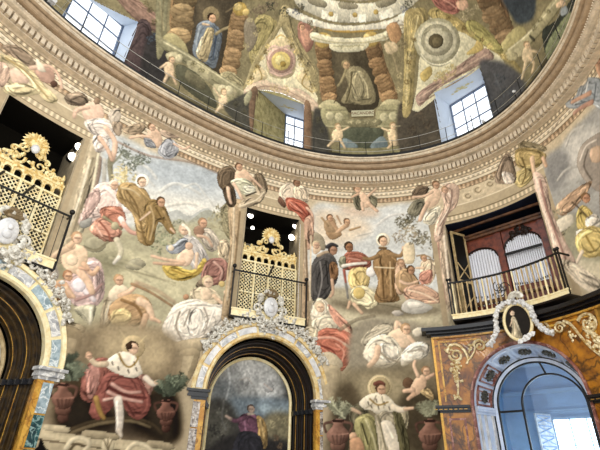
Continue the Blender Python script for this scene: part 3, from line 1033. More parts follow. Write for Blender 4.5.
DOME_PAINT = """
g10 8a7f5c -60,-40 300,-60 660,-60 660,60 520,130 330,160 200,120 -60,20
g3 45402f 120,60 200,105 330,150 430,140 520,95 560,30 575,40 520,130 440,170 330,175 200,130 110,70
# left: pink beam, marble beside the first window
b 957464 112,-10 128,-8 162,20 156,32 138,22 122,6
b 574748 139,20 152,32 144,78 120,60
g2 3f3c3c 150,34 166,44 168,80 142,78
o4 4b5666 150,40 156,36
p 8e8866 158,-6 168,-4 166,40 158,60 156,34
# column one, saint panel, column two
p 544a3a 190,-20 240,-4 236,30 222,76 184,54
g4 6b5e48 198,0 222,8 222,30 200,20
b 9a7850 176,-12 196,-10 193,16 190,38 172,32 170,10
c12 9a8058 186,-12 183,12 180,36
p a79c6c 163,38 172,33 184,42 188,54 176,50
d8.5 8e7c58 211,15
b 6f7a88 198,24 207,20 215,24 222,34 220,50 215,68 205,63 193,54 195,36
l2 98a3b0 200,26 196,44
l2 414f66 217,34 213,60
b b5a278 207,28 214,30 212,44 206,62 196,54 202,40
b cbbd9c 200,40 204,36 200,52 196,54
l3 cfae88 203,24 209,25
l4 a9976c 216,34 222,30 229,27
h4.2 cb9c76 3f2d20 212,18
b a07e52 233,10 247,12 245,34 240,58 234,74 222,70 226,46
c9 a5845a 240,18 236,42 229,72
d7 b59648 240,9
d4 d6bc70 238,7
d3.5 cfb266 246,12
b a89d74 220,74 232,72 244,82 242,90 228,86
p 8f8968 156,34 166,40 190,54 222,76 250,92 246,102 222,92 188,66 160,46
l2 c4bb94 164,42 190,57 222,78 244,92
l1.2 5e5840 166,50 192,66 222,86 240,98
p a89f7a 188,60 206,68 212,76 208,82 190,70
o3 7b7350 194,64 202,70
p 5d5c48 178,64 200,76 214,96 214,108 180,84
p 756f54 188,70 204,80 204,90 186,80
p b0a680 166,54 176,52 182,62 170,62
d4 c3b890 172,56
d4 c0b58e 179,58
p a69c78 214,84 236,90 232,106 216,100
d4.5 c9bf98 222,89
d4.5 c9bf98 229,90
# putti under the first panel
p d8b892 164,64 172,62 174,74 166,76
l4 d9ba94 168,74 164,82
l4 d6b48e 172,74 176,84
l3 d9ba94 166,64 160,68
h3.2 d6b08a 9a7a54 172,60
p dcc098 219,96 226,95 228,106 220,108
l4 dcc098 221,106 216,112
l4 d8ba90 226,106 233,112
l3 dcc098 220,97 214,88
h3.2 d9b68e a98a60 224,92
o5 7d8058 232,100
# the pointed gable over the middle window
b a3955e 250,30 262,14 278,24 268,44 252,66
p 8b7f6a 244,24 252,18 258,36 248,52
o6 7d6a58 262,8 272,4 256,12
p a07060 298,24 308,22 314,40 308,52 300,46
p c08a72 300,30 308,30 311,42 304,46
h3 cb9a78 7b5a3e 302,27
l2.5 c99a78 310,32 316,26
b a39468 282,6 290,8 292,24 318,72 322,96 314,86 292,46 282,26 262,60 246,88 244,84 262,48 278,22
q d9cfaa 281,27 263,56 243,92 246,101 316,108 318,98 299,58
p c4b288 272,40 290,40 296,56 292,76 270,76 266,56
d14.5 c7a292 281,61
d12 a98474 281,61
d9.5 cfb868 281,61
d5 e0cf88 280,60
d3 a98c40 283,64
l3 d2ae9c 268,50 274,46 281,48 288,46 294,51
l3 d2ae9c 270,72 281,76 292,72
l2 b08a78 266,56 270,66
l2 cfae62 276,38 281,35 286,38
p d6c294 258,66 268,76 258,84 250,84
p d6c294 304,70 296,78 306,88 314,94
l2 a88a4a 258,66 262,78 254,84
l2 a88a4a 306,74 302,84 312,92
p cbb096 244,90 262,80 282,86 302,90 318,104 314,112 300,101 280,94 262,90 250,100
l1.4 a58670 248,92 266,86 290,92 312,104
l1.4 e0ccac 248,88 266,82 290,88 314,102
o4 bca66c 286,90 274,88
g1.5 55534a 224,108 236,98 248,92 256,92 254,130 240,124
p 7b614c 250,92 258,90 257,130 250,128
p 8a6b52 304,104 311,107 312,150 303,148
g2 4e4c46 314,110 324,116 330,150 312,150
p 9c9878 244,98 250,90 252,96 246,106
# centre panel with the old saint
p 554c3a 330,49 367,51 378,106 336,106
g4 6a5f48 334,56 350,54 350,90 338,96
b 8d8260 344,70 352,66 362,68 371,80 375,102 352,104 341,101 348,86
b a69a74 352,74 362,72 366,88 362,100 354,98
l2 5e5438 352,72 350,90 346,102
l2 c0b48c 358,72 366,84 368,98
h4.2 b5946c 877854 346,65
l4 9f9168 346,70 342,80 338,86
b 967450 315,42 330,42 331,64 337,100 322,100 319,70
c7.8 9c7a52 323,48 326,72 330,98
b 96744e 364,42 379,41 386,64 398,98 382,102 374,74
c8 9c7a52 372,46 379,70 389,96
d8 b5974e 323,40
d3.5 d9c078 320,38
d3.5 d9c078 328,38
d8 b5974e 371,39
d3.5 d9c078 367,37
d3.5 d9c078 376,38
p b5ab80 319,108 324,101 334,100 341,108
p b5ab80 380,108 386,100 398,100 404,108
p d5cfae 332,42 366,40 364,50 334,51
l1.2 a89f78 334,46 364,45
o3 b0a880 342,46 350,46 358,45
p d9d2b2 312,32 332,37 352,38 372,36 392,28 404,22 408,30 394,37 372,43 352,45 330,44 312,40
l1.4 aaa078 312,37 332,42 352,43 374,41 396,33
l4.5 c39c48 318,25 334,30 354,31 374,29 394,24
m2 e0c070 320,24 350,30 390,24
p d8d3c2 290,8 312,18 338,25 362,25 388,20 412,8 420,12 412,22 390,28 364,30 334,30 308,24 288,14
p c9c4b0 300,-12 420,-12 412,6 388,18 362,22 338,22 312,14 296,4
q e4dfce 322,10 338,14 337,22 321,18
q e4dfce 350,14 366,14 366,22 350,22
q e4dfce 378,12 392,8 394,16 380,20
d2.6 c2a458 331,14
d2.6 c2a458 355,15
d2.6 c2a458 376,12
l1.2 7b7460 326,18 326,23
l1.2 7b7460 344,20 344,25
l1.2 7b7460 356,20 356,25
p 8f8870 312,-4 326,2 324,8 308,2
p 9a927a 340,2 356,4 356,9 340,8
p 8f8870 376,2 392,-4 396,2 380,8
o5 3f4238 270,6 284,12 300,8
o4 6b7080 296,12 404,10
o5 454638 408,4
p c0b594 344,-8 372,-8 370,0 346,0
# below: aprons, shells, urns, putti
p 9c966e 322,108 345,107 348,126 326,126
p 9c966e 378,107 402,106 398,124 378,126
d4.5 bcb48c 330,116
d4.5 bcb48c 339,117
d4.5 bcb48c 384,117
d4.5 bcb48c 393,116
p 827c5c 345,119 378,119 378,126 345,126
o2.4 a89f78 350,122 358,122 366,122 374,122
p 5a5f4c 344,128 380,128 382,140 372,150 352,150 342,140
p 6f8086 344,138 358,146 352,152 340,150
p 6f8086 382,136 370,146 378,152 388,146
q 8f8860 332,146 400,146 400,152 332,152
p dcc096 333,131 340,128 343,136 338,141 332,138
l4 dcc096 335,139 328,146
l4 d8ba90 340,139 345,148
l3 dcc096 341,131 349,127
h3.3 d9b68e a98a60 338,127
p dcc096 388,130 395,130 399,138 396,146 389,142
l4 d8ba90 397,142 402,146
l3 dcc096 389,131 382,128
l4 d4b68c 392,144 388,148
h3.3 d9b68e a98a60 393,126
g2 5a5246 398,108 412,100 436,94 441,142 400,150
o5 5d5040 412,130 420,116 428,124
# gold ribs and the gable with the round window
b a89660 404,16 416,8 428,14 416,60 411,112 402,112 404,60
l2 d6c68c 418,16 408,60 406,106
o6 7d6d50 398,26 392,34 402,44
p b98c60 386,28 396,22 402,34 394,44
p c6b08a 384,44 394,42 398,50 388,54
b a8955a 428,12 440,8 470,26 504,50 524,74 510,68 484,52 456,34 434,20
q cbc5a4 430,17 419,60 412,110 418,112 440,94 480,68 506,66 500,56 466,34
d23 a5a082 437,41
d20 c4bea2 437,41
d16 98937a 437,40
d12.5 b9b398 437,40
d7.5 5f553e 436,41
d5 6f6448 437,42
l1.4 7b7660 424,58 430,64 440,66 450,62
l1.4 dfdac2 421,54 428,62 440,65 452,60 459,50
l1.2 8a8568 442,30 452,32
l1.2 8a8568 424,34 430,30
p c0a75e 424,82 432,74 430,66 420,74
b a98a7c 416,96 430,84 452,70 474,54 486,48 494,58 478,66 452,80 434,92 420,106
l1.4 caae98 418,98 440,84 470,64 488,54
l1.4 7f6456 420,104 442,90 474,70
o6 bda868 444,74 452,70 440,78
p c6ac62 466,54 474,46 478,40 484,48 474,54
g2.5 56565a 479,67 492,60 508,64 524,80 522,100 500,124 490,128
o6 4b5058 500,80 508,92 498,104
l1 5e636a 494,74 504,98
# red angel above, column, dark panel, ledge
b a8685c 430,-6 446,-8 462,4 456,14 444,12 434,4
l2 c9917e 436,-4 448,2 456,8
p cfa486 456,2 466,0 468,8 460,10
o5 a89a78 470,12 478,6 464,16
b 8d6d4c 474,-8 500,-12 510,18 516,38 500,44 488,22
c12 8f7452 484,-10 494,14 506,38
p b3a76e 500,46 512,30 522,26 526,34 512,48 502,54
b a89f5c 466,22 478,22 500,44 502,54 486,46 470,34
g2 424a52 500,-8 532,-10 534,16 522,24 514,20
p a9a078 506,52 530,30 548,6 560,-8 572,-8 556,14 540,34 514,60
l1.4 d2caa6 508,50 532,30 556,0
l1.4 6f6848 514,58 538,36 560,8
o2.6 857d58 540,20 548,12 534,28
p 3c4038 542,32 556,20 574,-4 580,4 560,40 548,60
p 7f8662 546,46 558,26 570,12 572,24 558,46 548,60
o4 6b7356 556,36 562,28
p 8f98a0 560,10 566,6 568,12 562,16
p d6b490 556,4 562,0 566,4 558,8
d5 b8ae86 519,52
d5 b3a982 524,46
d4 aca27a 514,56
p dcc298 524,48 530,46 533,58 526,62 522,58
l4.5 dcc298 526,60 524,70 522,78
l4 d6b88e 530,58 534,64 532,72
l3 d9bd94 530,50 537,52
h3.4 d9b68e a98a60 527,45
l3 4f4a3a 534,40 530,36
p dcc098 588,-8 596,-8 596,4 590,6
"""

DOME_PAINT += """
# acanthus and busy ornament filling the ribs and corners
o3 c9b06a 290,40 296,52 302,64 308,78 314,90 268,46 262,58 256,70 250,82
o2.5 7d6a3c 292,46 300,60 306,72 312,86 266,52 258,66 252,78
o3 cdb56e 412,30 410,50 408,70 406,90 440,14 456,24 472,34 490,46 504,56
o2.5 7f6b3e 414,40 409,62 407,82 448,18 464,28 482,40
o3 a89a6c 250,20 256,34 246,46 254,56
o3 6a5f48 300,8 310,22 316,30 258,30 300,56 308,64
m2 d6c48e 296,54 306,70 316,92
m2 d6c48e 262,46 252,66 246,84
o3 8d7f5c 404,44 412,56 400,60
m3 c7b184 384,36 392,52 398,72
o3 b8a878 400,76 406,92 398,90
o3 54503c 226,106 236,104 244,112 318,120 322,130
m1.5 6e6650 326,110 346,110
m1.5 6e6650 378,110 402,110
m1.5 c9c096 326,126 348,126
m1.5 c9c096 378,126 400,126
l1 3f3a2c 334,103 338,96
l1 4a4436 352,84 358,98
m2 a08a64 238,4 226,12
o3 6e6244 150,10 154,22 146,4
m2 b7a67a 160,2 164,30
m1.5 6f6546 164,-2 162,36
"""
WORLD = 1.75; EXPO = 0.05
FILL_LIGHTS = [(3.0, 3.0, 8.0, 1050), (-4.0, 4.5, 8.0, 330)]  # added fill lights on the camera side: position, energy
# ------------------------------------------------------------------ camera
R0 = np.array([1, 0, 0.]); U0 = np.array([0, -math.sin(TH), math.cos(TH)]); F0 = np.array([0, math.cos(TH), math.sin(TH)])
cr_ = math.cos(ROLL) * R0 + math.sin(ROLL) * U0; cu_ = math.cos(ROLL) * U0 - math.sin(ROLL) * R0
from mathutils import Matrix, Vector
cam = bpy.data.cameras.new('camera'); camo = bpy.data.objects.new('camera', cam); COL.objects.link(camo)
cam.sensor_width = 36; cam.lens = FOC / 600 * 36; cam.clip_end = 200; cam.clip_start = .05
M = Matrix.Identity(4)
for i in range(3): M[i][0] = cr_[i]; M[i][1] = cu_[i]; M[i][2] = -F0[i]; M[i][3] = CAM[i]
camo.matrix_world = M; SC.camera = camo

# ------------------------------------------------------------------ materials
fresco_m = paint_mat('fresco_plaster', .9, .15, .05)
canvas_m = paint_mat('oil_canvas', .7, .15, .08)
stone = mat('cornice_stone', 'd8c6ab', .85, noise=.30, scale=5, spec=.2, bump=.2)
stone_d = mat('grey_stone', 'a8987c', .85, noise=.3, scale=5, spec=.2)
gilt = mat('gilding', 'f2e2ac', .4, .2, noise=.30, scale=9, col2='c9a252')
gilt_p = mat('pale_gilding', 'f3e7be', .5, .1, noise=.2, scale=7, col2='e6d098')
gold_line = mat('gold_leaf', 'c99a48', .35, .5, noise=.3, scale=9)
silver = mat('silvered_carving', 'e4dfd2', .45, .1, noise=.35, scale=10, col2='a59f92')
white_st = mat('white_marble', 'e6e4e0', .35, noise=.2, scale=3, col2='b9b8b8')
grey_mb = mat('veined_grey_marble', 'c9c8c6', .25, noise=.2, scale=4, col2='8d8e90', vein='f2efe8', vein_scale=3)
bw_mb = mat('mottled_marble', 'd8cfc4', .25, scale=7, col2='3a2d28', vein='8b7a6a', vein_scale=5)
green_mb = mat('green_marble', '2f6464', .22, scale=5, col2='16343a', vein='9ab8b4', vein_scale=4)
pale_green = mat('pale_green_marble', 'b4c4ca', .25, scale=5, col2='7d9096', vein='eef2f0', vein_scale=4)
ochre = mat('ochre_marble', 'b8781a', .3, scale=2.2, col2='75420b', vein='241205', vein_scale=1.6, coat=.2)
ochre_y = mat('yellow_marble', 'd9aa48', .3, scale=4, col2='b57a24', vein='7d5014', vein_scale=3)
brown_w = mat('dark_walnut', '24150c', .4, scale=5, col2='0e0805', spec=.3)
red_w = mat('mahogany', '7d3a22', .35, scale=4, col2='4a1c10')
pale_w = mat('limed_wood', 'c9b184', .55, scale=6, col2='9d8356')
black_i = mat('black_iron', '14120f', .45, .3, spec=.4)
black_m = mat('black_marble', '17151a', .25, scale=6, col2='0a0a0c')
night = mat('unlit_plaster', '15130f', .95, spec=.05)  # near-black base colour puts the shade of the unlit rooms into the plaster
navy = mat('dark_navy_boards', '191f33', .7, scale=3, col2='0f1322', spec=.2)
grey_pl = mat('grey_plaster', '8d897a', .9, noise=.15, scale=3, spec=.1)
reveal = mat('bluish_white_plaster', 'cfd9e6', .8, noise=.06, scale=3, spec=.2)
reveal_w = mat('white_plaster', 'd9d2c4', .85, noise=.1, scale=4, spec=.2)
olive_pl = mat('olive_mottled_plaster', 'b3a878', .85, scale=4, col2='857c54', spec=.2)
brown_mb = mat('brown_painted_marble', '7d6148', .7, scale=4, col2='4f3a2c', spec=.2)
steel = mat('dark_window_steel', '55637a', .5, .1)
cream_g = mat('cream_gilding', 'e6d5a6', .45, .1, noise=.3, scale=5, col2='cda65c')
old_g = mat('darkened_gilt_wood', '4a3614', .45, scale=5, col2='1c1207', spec=.3)
rail_m = mat('rail_steel', 'b8b4a8', .35, .6)
paving = mat('stone_paving', '9a8c78', .6, noise=.3, scale=2)
pipe_m = mat('tin_pipe', 'e9e9ee', .28, .35, noise=.08, scale=2)
blue_st = mat('bluish_stone', 'e2ebfb', .4, noise=.1, scale=4, col2='c6d6f0')
rose_mb = mat('rose_brown_marble', '8d5548', .35, scale=4, col2='5d3026', vein='b98a7a', vein_scale=3)
bronze = mat('dark_bronze', '6e6a5c', .4, .3, noise=.5, scale=12, col2='26221c')
lampglow = mat('lit_lamp', 'fffaf0', .4, emit='fff6e6', strength=7.0)
wood_fr = mat('brown_frame', '6a4426', .4, scale=5, col2='3d2412')

# ------------------------------------------------------------------ frames of the bays (degrees on the oval)
FL, FC, FE = Frame(113.1), Frame(64.7), Frame(4.3)

def hit_off(px, py, d):                     # on the wall line moved inwards by d
    global EA, EB
    a, b = EA, EB; EA -= d; EB -= d
    r = ray(px, py); lo, hi = 0, .1
    for i in range(48):
        k = (lo + hi) / 2
        x, y = CAM[0] + k * r[0] - CX, CAM[1] + k * r[1] - CY
        x, y = x * cP + y * sP, -x * sP + y * cP
        t = math.atan2(y / EB, x / EA)
        if math.hypot(x / EA, y / EB) / em(t) < 1: lo = k
        else: hi = k
    EA, EB = a, b
    return t2s(t), CAM[2] + lo * r[2]

# ------------------------------------------------------------------ the painted wall
SA, SB = t2s(R_(140)), t2s(R_(-52))
WZ0, WZ1, ST = 1.7, 12.64, .028
wc = Canvas(SA, SB, WZ0, WZ1, ST, hit_wall, 'b8a888', .034, 3)
wc.run(WALL_PAINT)
# painted mouldings of the architrave, under the angels: rows by height
zz = WZ0 + np.arange(wc.h) * ST
ss = SA + np.arange(wc.w) * ST
band = np.zeros((wc.h, wc.w, 3)); bm = np.zeros((wc.h, wc.w))
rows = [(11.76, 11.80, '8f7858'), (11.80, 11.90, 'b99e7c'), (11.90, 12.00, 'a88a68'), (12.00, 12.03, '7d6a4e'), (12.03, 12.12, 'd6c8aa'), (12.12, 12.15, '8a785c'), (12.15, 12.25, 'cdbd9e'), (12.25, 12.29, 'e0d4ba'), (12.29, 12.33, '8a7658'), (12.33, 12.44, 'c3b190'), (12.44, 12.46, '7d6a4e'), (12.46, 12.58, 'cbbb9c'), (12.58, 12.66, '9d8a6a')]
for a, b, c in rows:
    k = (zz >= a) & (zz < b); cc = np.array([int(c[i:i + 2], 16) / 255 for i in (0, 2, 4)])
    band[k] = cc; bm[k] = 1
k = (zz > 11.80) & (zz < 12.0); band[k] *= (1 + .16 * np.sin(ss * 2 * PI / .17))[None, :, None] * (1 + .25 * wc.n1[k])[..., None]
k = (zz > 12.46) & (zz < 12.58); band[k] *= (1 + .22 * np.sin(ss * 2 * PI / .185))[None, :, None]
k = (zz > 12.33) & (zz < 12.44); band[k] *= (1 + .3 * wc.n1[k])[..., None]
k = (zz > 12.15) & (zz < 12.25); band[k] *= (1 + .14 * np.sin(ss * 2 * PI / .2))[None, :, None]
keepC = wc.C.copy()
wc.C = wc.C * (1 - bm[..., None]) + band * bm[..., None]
# mouldings over the two boxes and the organ: stone frames in the same painting
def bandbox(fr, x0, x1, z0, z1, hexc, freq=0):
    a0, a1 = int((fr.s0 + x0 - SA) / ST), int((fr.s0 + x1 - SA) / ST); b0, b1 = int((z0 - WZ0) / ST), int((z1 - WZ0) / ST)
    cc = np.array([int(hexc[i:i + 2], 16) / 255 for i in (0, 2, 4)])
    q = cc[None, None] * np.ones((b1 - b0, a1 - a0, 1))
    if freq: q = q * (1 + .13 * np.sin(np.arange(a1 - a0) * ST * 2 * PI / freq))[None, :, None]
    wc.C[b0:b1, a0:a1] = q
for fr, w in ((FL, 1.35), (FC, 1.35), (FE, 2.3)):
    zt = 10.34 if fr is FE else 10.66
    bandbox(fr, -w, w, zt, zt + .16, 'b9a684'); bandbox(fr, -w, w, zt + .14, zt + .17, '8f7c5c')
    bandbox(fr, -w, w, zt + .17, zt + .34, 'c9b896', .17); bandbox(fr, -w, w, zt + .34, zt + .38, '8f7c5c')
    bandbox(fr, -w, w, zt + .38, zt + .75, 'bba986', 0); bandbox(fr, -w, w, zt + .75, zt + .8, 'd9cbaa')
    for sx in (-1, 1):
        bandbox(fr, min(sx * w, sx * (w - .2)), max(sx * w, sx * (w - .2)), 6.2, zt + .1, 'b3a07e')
for x0, y0, r in ((478, 190, 6), (490, 184, 5), (468, 196, 5), (492, 178, 4)):
    wc.line([(x0 + r * math.cos(a), y0 + r * .8 * math.sin(a)) for a in np.linspace(0, 5, 10)], 1.3, 'd6c6a2')
    wc.line([(x0 + r * .5 * math.cos(a), y0 + r * .4 * math.sin(a)) for a in np.linspace(0, 5, 8)], 1.2, '93805e')
wc.run('\n'.join(l for l in WALL_PAINT.split('# ---- angels along')[1].split('# ---- middle scene')[0].splitlines()[1:] if l and not l.startswith(('m3 b28f', 'b b99f7a', 'b b99d7a'))))
for key in ('# putto on the ledge', '# pair of angels left', '# ---- angel above the organ'):
    wc.run('\n'.join(l for l in WALL_PAINT.split(key)[1].split('\n# ')[0].splitlines()[1:] if not l.startswith('g')))
wc.finish(.045, .60, (1.01, .978, .935), 1.25, .70)
keep = np.ones((wc.h - 1, wc.w - 1), bool)
SS, ZZ = np.meshgrid(ss[:-1] + ST / 2, zz[:-1] + ST / 2)
def cut_rect(s0, s1, z0, z1):
    keep[(SS > s0) & (SS < s1) & (ZZ > z0) & (ZZ < z1)] = False
def cut_arch(fr, R, z0):
    x = SS - fr.s0
    keep[((np.abs(x) < R) & (ZZ <= z0)) | ((x * x + (ZZ - z0) ** 2 < R * R) & (ZZ > z0))] = False
OL, OR_ = hit_wall(445, 225)[0], hit_wall(535.5, 192.5)[0]
for fr in (FL, FC):
    cut_rect(fr.s0 - 1.17, fr.s0 + 1.17, 6.2, 10.66); cut_arch(fr, 2.12, 3.75)
cut_rect(OL, OR_, 6.3, 10.34); cut_arch(FE, 1.85, 3.6)
wpos = np.zeros((wc.h, wc.w, 3))
for j in range(wc.w):
    p = oval(s2t(ss[j])); wpos[:, j, 0] = p[0]; wpos[:, j, 1] = p[1]
wpos[:, :, 2] = zz[:, None]
regions = [
 ('fresco', [(97, 150), (118, 141), (170, 161), (232, 178), (241, 214), (233, 262), (224, 286), (150, 275), (108, 268), (66, 262), (82, 215)], 'painted scene of two brown-robed friars giving alms to poor people on a hillside', 'fresco'),
 ('fresco', [(313, 207), (410, 203), (434, 224), (443, 300), (456, 318), (400, 316), (350, 312), (312, 298)], 'painted street scene with a friar spreading his arms over kneeling people', 'fresco'),
 ('fresco', [(546, 160), (600, 105), (650, 90), (650, 310), (590, 282), (560, 215)], 'painted scene with a kneeling figure in yellow, right of the organ loft', 'fresco'),
 ('fresco', [(82, 335), (180, 345), (179, 385), (173, 436), (52, 424), (64, 365)], 'painted king in rose robe and ermine cape seated between two red vases', 'fresco'),
 ('fresco', [(345, 372), (402, 368), (432, 402), (440, 470), (330, 470), (338, 402)], 'painted haloed king in green cloak and ermine cape, beside the ochre portal', 'fresco'),
 ('fresco', [(50, 262), (66, 264), (108, 284), (108, 332), (60, 316)], 'painted seated mother with a small child at her knee', 'fresco'),
 ('fresco', [(108, 284), (150, 277), (176, 300), (160, 344), (110, 334)], 'painted reclining woman in ochre with a winged boy pointing', 'fresco'),
 ('fresco', [(176, 300), (205, 276), (228, 288), (232, 320), (206, 339), (180, 344), (162, 342)], 'painted reclining woman in white holding a mirror', 'fresco'),
 ('fresco', [(308, 300), (330, 300), (356, 336), (345, 371), (318, 352)], 'painted veiled woman in a red skirt with a lamb', 'fresco'),
 ('fresco', [(357, 335), (380, 318), (430, 328), (430, 365), (402, 367), (360, 370)], 'painted sleeping woman in white with grey wings', 'fresco'),
]
left = np.ones_like(keep); parts = []
for n, P, lab, cat in regions:
    m = wc.mask(P)[:-1, :-1] & left; left &= ~m; parts.append((n, m))
wb1, wb2 = t2s(R_(92)), t2s(R_(31))
parts += [('wall_left', left & (SS < wb1)), ('wall_back', left & (SS >= wb1) & (SS < wb2)), ('wall_right', left & (SS >= wb2))]
WOBJ = grid_objects(wc, wpos, keep, parts, fresco_m)
for o, r in zip(WOBJ[:len(regions)], regions): tag(o, r[2], r[3])
for o in WOBJ[len(regions):]: struct(o)
# lower wall under the paintings (plain plaster down to the floor) and the floor
for nm, a, b in (('wall_left', SA, FL.s0 - 2.12), ('wall_left', FL.s0 + 2.12, wb1), ('wall_back', wb1, FC.s0 - 2.12), ('wall_back', FC.s0 + 2.12, wb2), ('wall_right', wb2, FE.s0 - 1.85), ('wall_right', FE.s0 + 1.85, SB)):
    mb = MB(); n = max(4, int((b - a) / .3)); vs = []
    for i in range(n + 1):
        p = oval(s2t(a + (b - a) * i / n)); vs += [(p[0], p[1], 0), (p[0], p[1], WZ0)]
    mb.add(vs, [(2 * i, 2 * i + 2, 2 * i + 3, 2 * i + 1) for i in range(n)])
    struct(mb.build(nm, stone_d))
fl = MB(); n = 64
fl.add([(*oval(2 * PI * i / n, 1.12), 0) for i in range(n)], [tuple(range(n))]); struct(fl.build('floor', paving))

# ------------------------------------------------------------------ cornice
prof = [(-.05, 13.62), (.83, 13.62), (.83, 13.555), (.77, 13.55), (.77, 13.52), (.80, 13.515), (.81, 13.47), (.78, 13.41), (.72, 13.37), (.60, 13.365), (.60, 13.335), (.68, 13.33), (.68, 13.19), (.64, 13.16), (.48, 13.15), (.46, 13.11), (.55, 13.10), (.55, 13.06), (.50, 12.99), (.40, 12.975), (.30, 12.965), (.30, 12.93), (.39, 12.925), (.39, 12.905), (.20, 12.90), (.20, 12.66), (.26, 12.655), (.26, 12.62), (.05, 12.615), (.03, 12.60), (-.05, 12.60)]
mb = MB(); n = 300; m = len(prof)
ca, cb = SA, SB
for i in range(n + 1):
    t = s2t(ca + (cb - ca) * i / n); o_ = oval(t); T, N_ = tan_in(t)
    mb.v += [(o_[0] + d * N_[0], o_[1] + d * N_[1], z) for d, z in prof]
mb.f += [(i * m + k, (i + 1) * m + k, (i + 1) * m + (k + 1) % m, i * m + (k + 1) % m) for i in range(n) for k in range(m)]
# dentils, and the small egg row above them
s_ = ca
while s_ < cb:
    t = s2t(s_); o_ = oval(t); T, N_ = tan_in(t)
    def W(a, d, z): return (o_[0] + a * T[0] + d * N_[0], o_[1] + a * T[1] + d * N_[1], z)
    w = .058
    mb.add([W(-w, .15, 12.67), W(w, .15, 12.67), W(w, .37, 12.67), W(-w, .37, 12.67), W(-w, .15, 12.91), W(w, .15, 12.91), W(w, .37, 12.91), W(-w, .37, 12.91)],
           [(0, 3, 2, 1), (0, 1, 5, 4), (1, 2, 6, 5), (2, 3, 7, 6), (3, 0, 4, 7), (4, 5, 6, 7)])
    for q in (0, .09):                      # beads on the lip and leaf drops below the dentils
        for (d, z, r) in ((.80, 13.45, .03), (.60, 13.03, .035)):
            c = W(q, d, z)
            mb.add([(c[0] + r * T[0], c[1] + r * T[1], z), (c[0] - r * T[0], c[1] - r * T[1], z), (c[0] + r * N_[0], c[1] + r * N_[1], z), (c[0], c[1], z + r), (c[0], c[1], z - r * 1.3)],
                   [(0, 2, 3), (2, 1, 3), (2, 0, 4), (1, 2, 4)])
    s_ += .185
nsw = n * m
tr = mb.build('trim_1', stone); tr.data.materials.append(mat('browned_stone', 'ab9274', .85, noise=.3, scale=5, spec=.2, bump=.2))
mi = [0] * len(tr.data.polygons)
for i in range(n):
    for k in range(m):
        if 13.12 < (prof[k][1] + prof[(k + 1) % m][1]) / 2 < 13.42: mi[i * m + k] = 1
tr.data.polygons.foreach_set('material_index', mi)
struct(tr, 'stone cornice with dentils running round the oval nave')

# ------------------------------------------------------------------ the painted vault
dstep = .032; PHMAX = R_(66)
def dmap(px, py):
    s, ph = hit_dome(px, py); return s, ph * 8.0
dc = Canvas(SA, SB, 0, PHMAX * 8, dstep, dmap, '8a7f5c', .036, 9)
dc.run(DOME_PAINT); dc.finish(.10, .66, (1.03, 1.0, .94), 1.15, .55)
dpos = np.zeros((dc.h, dc.w, 3))
for j in range(dc.w):
    t = s2t(SA + j * dstep); o_ = oval(t) - np.array([CX, CY])
    for i in range(dc.h):
        ph = i * dstep / 8
        dpos[i, j] = (CX + o_[0] * math.cos(ph), CY + o_[1] * math.cos(ph), ZL + HD * math.sin(ph))
dkeep = np.ones((dc.h - 1, dc.w - 1), bool)
WIN = {  # front outline of each opening in the vault, in picture points
 3: [(434, 93), (479.4, 68.4), (491, 112), (498, 140), (446, 175)],
 2: [(258, 90), (270, 91), (283, 94), (296, 100), (304, 105), (303, 160), (252, 160)],
 1: [(62, 14), (78, -8), (138, 22), (123, 60), (116, 80), (40, 40)],
}
DS, DV = np.meshgrid(SA + (np.arange(dc.w - 1) + .5) * dstep, (np.arange(dc.h - 1) + .5) * dstep)
for k, P in WIN.items(): dkeep &= ~dc.mask(P)[:-1, :-1]
dregions = [
 ('fresco', [(196, -8), (234, 8), (236, 24), (222, 76), (184, 53)], 'painted saint in a blue cloak with arms crossed, between twisted columns on the vault'),
 ('fresco', [(331, 50), (366, 51), (378, 106), (336, 106)], 'painted old saint in a brown robe on the vault, in the middle'),
 ('fresco', [(281, 27), (299, 58), (318, 100), (315, 108), (300, 98), (280, 90), (258, 86), (245, 96), (263, 56)], 'painted pointed gable with a pink cartouche over the middle window'),
 ('fresco', [(430, 17), (466, 34), (504, 58), (480, 66), (440, 90), (413, 108), (418, 60)], 'painted pointed gable with a round opening over the right window'),
]
left = np.ones_like(dkeep); parts = []
for n_, P, lab in dregions:
    m_ = dc.mask(P)[:-1, :-1] & left; left &= ~m_; parts.append((n_, m_))
parts.append(('ceiling', left))
DOBJ = grid_objects(dc, dpos, dkeep, parts, fresco_m)
for o, r in zip(DOBJ, dregions): tag(o, r[2], 'fresco')
struct(DOBJ[-1], 'painted oval vault')
# ------------------------------------------------------------------ windows in the vault
def dpt(px, py):
    s, ph = hit_dome(px, py); return domept(s2t(s), ph)
def quad(name, P, m, parent=None):
    mb = MB().add(P, [(0, 1, 2, 3)]); o = mb.build(name, m, parent); return o
def thin_glass(name, tint, gloss):          # a flat pane: tinted transparency with a weak mirror
    m = bpy.data.materials.new(name); m.use_nodes = True; nt = m.node_tree; nt.nodes.clear()
    o = nt.nodes.new('ShaderNodeOutputMaterial'); mx = nt.nodes.new('ShaderNodeMixShader'); t = nt.nodes.new('ShaderNodeBsdfTransparent'); g = nt.nodes.new('ShaderNodeBsdfGlossy')
    t.inputs[0].default_value = (*tint, 1); g.inputs['Roughness'].default_value = .02; mx.inputs[0].default_value = gloss
    nt.links.new(t.outputs[0], mx.inputs[1]); nt.links.new(g.outputs[0], mx.inputs[2]); nt.links.new(mx.outputs[0], o.inputs[0])
    return m
glass = thin_glass('window_glass', (.97, .98, 1.0), .04)

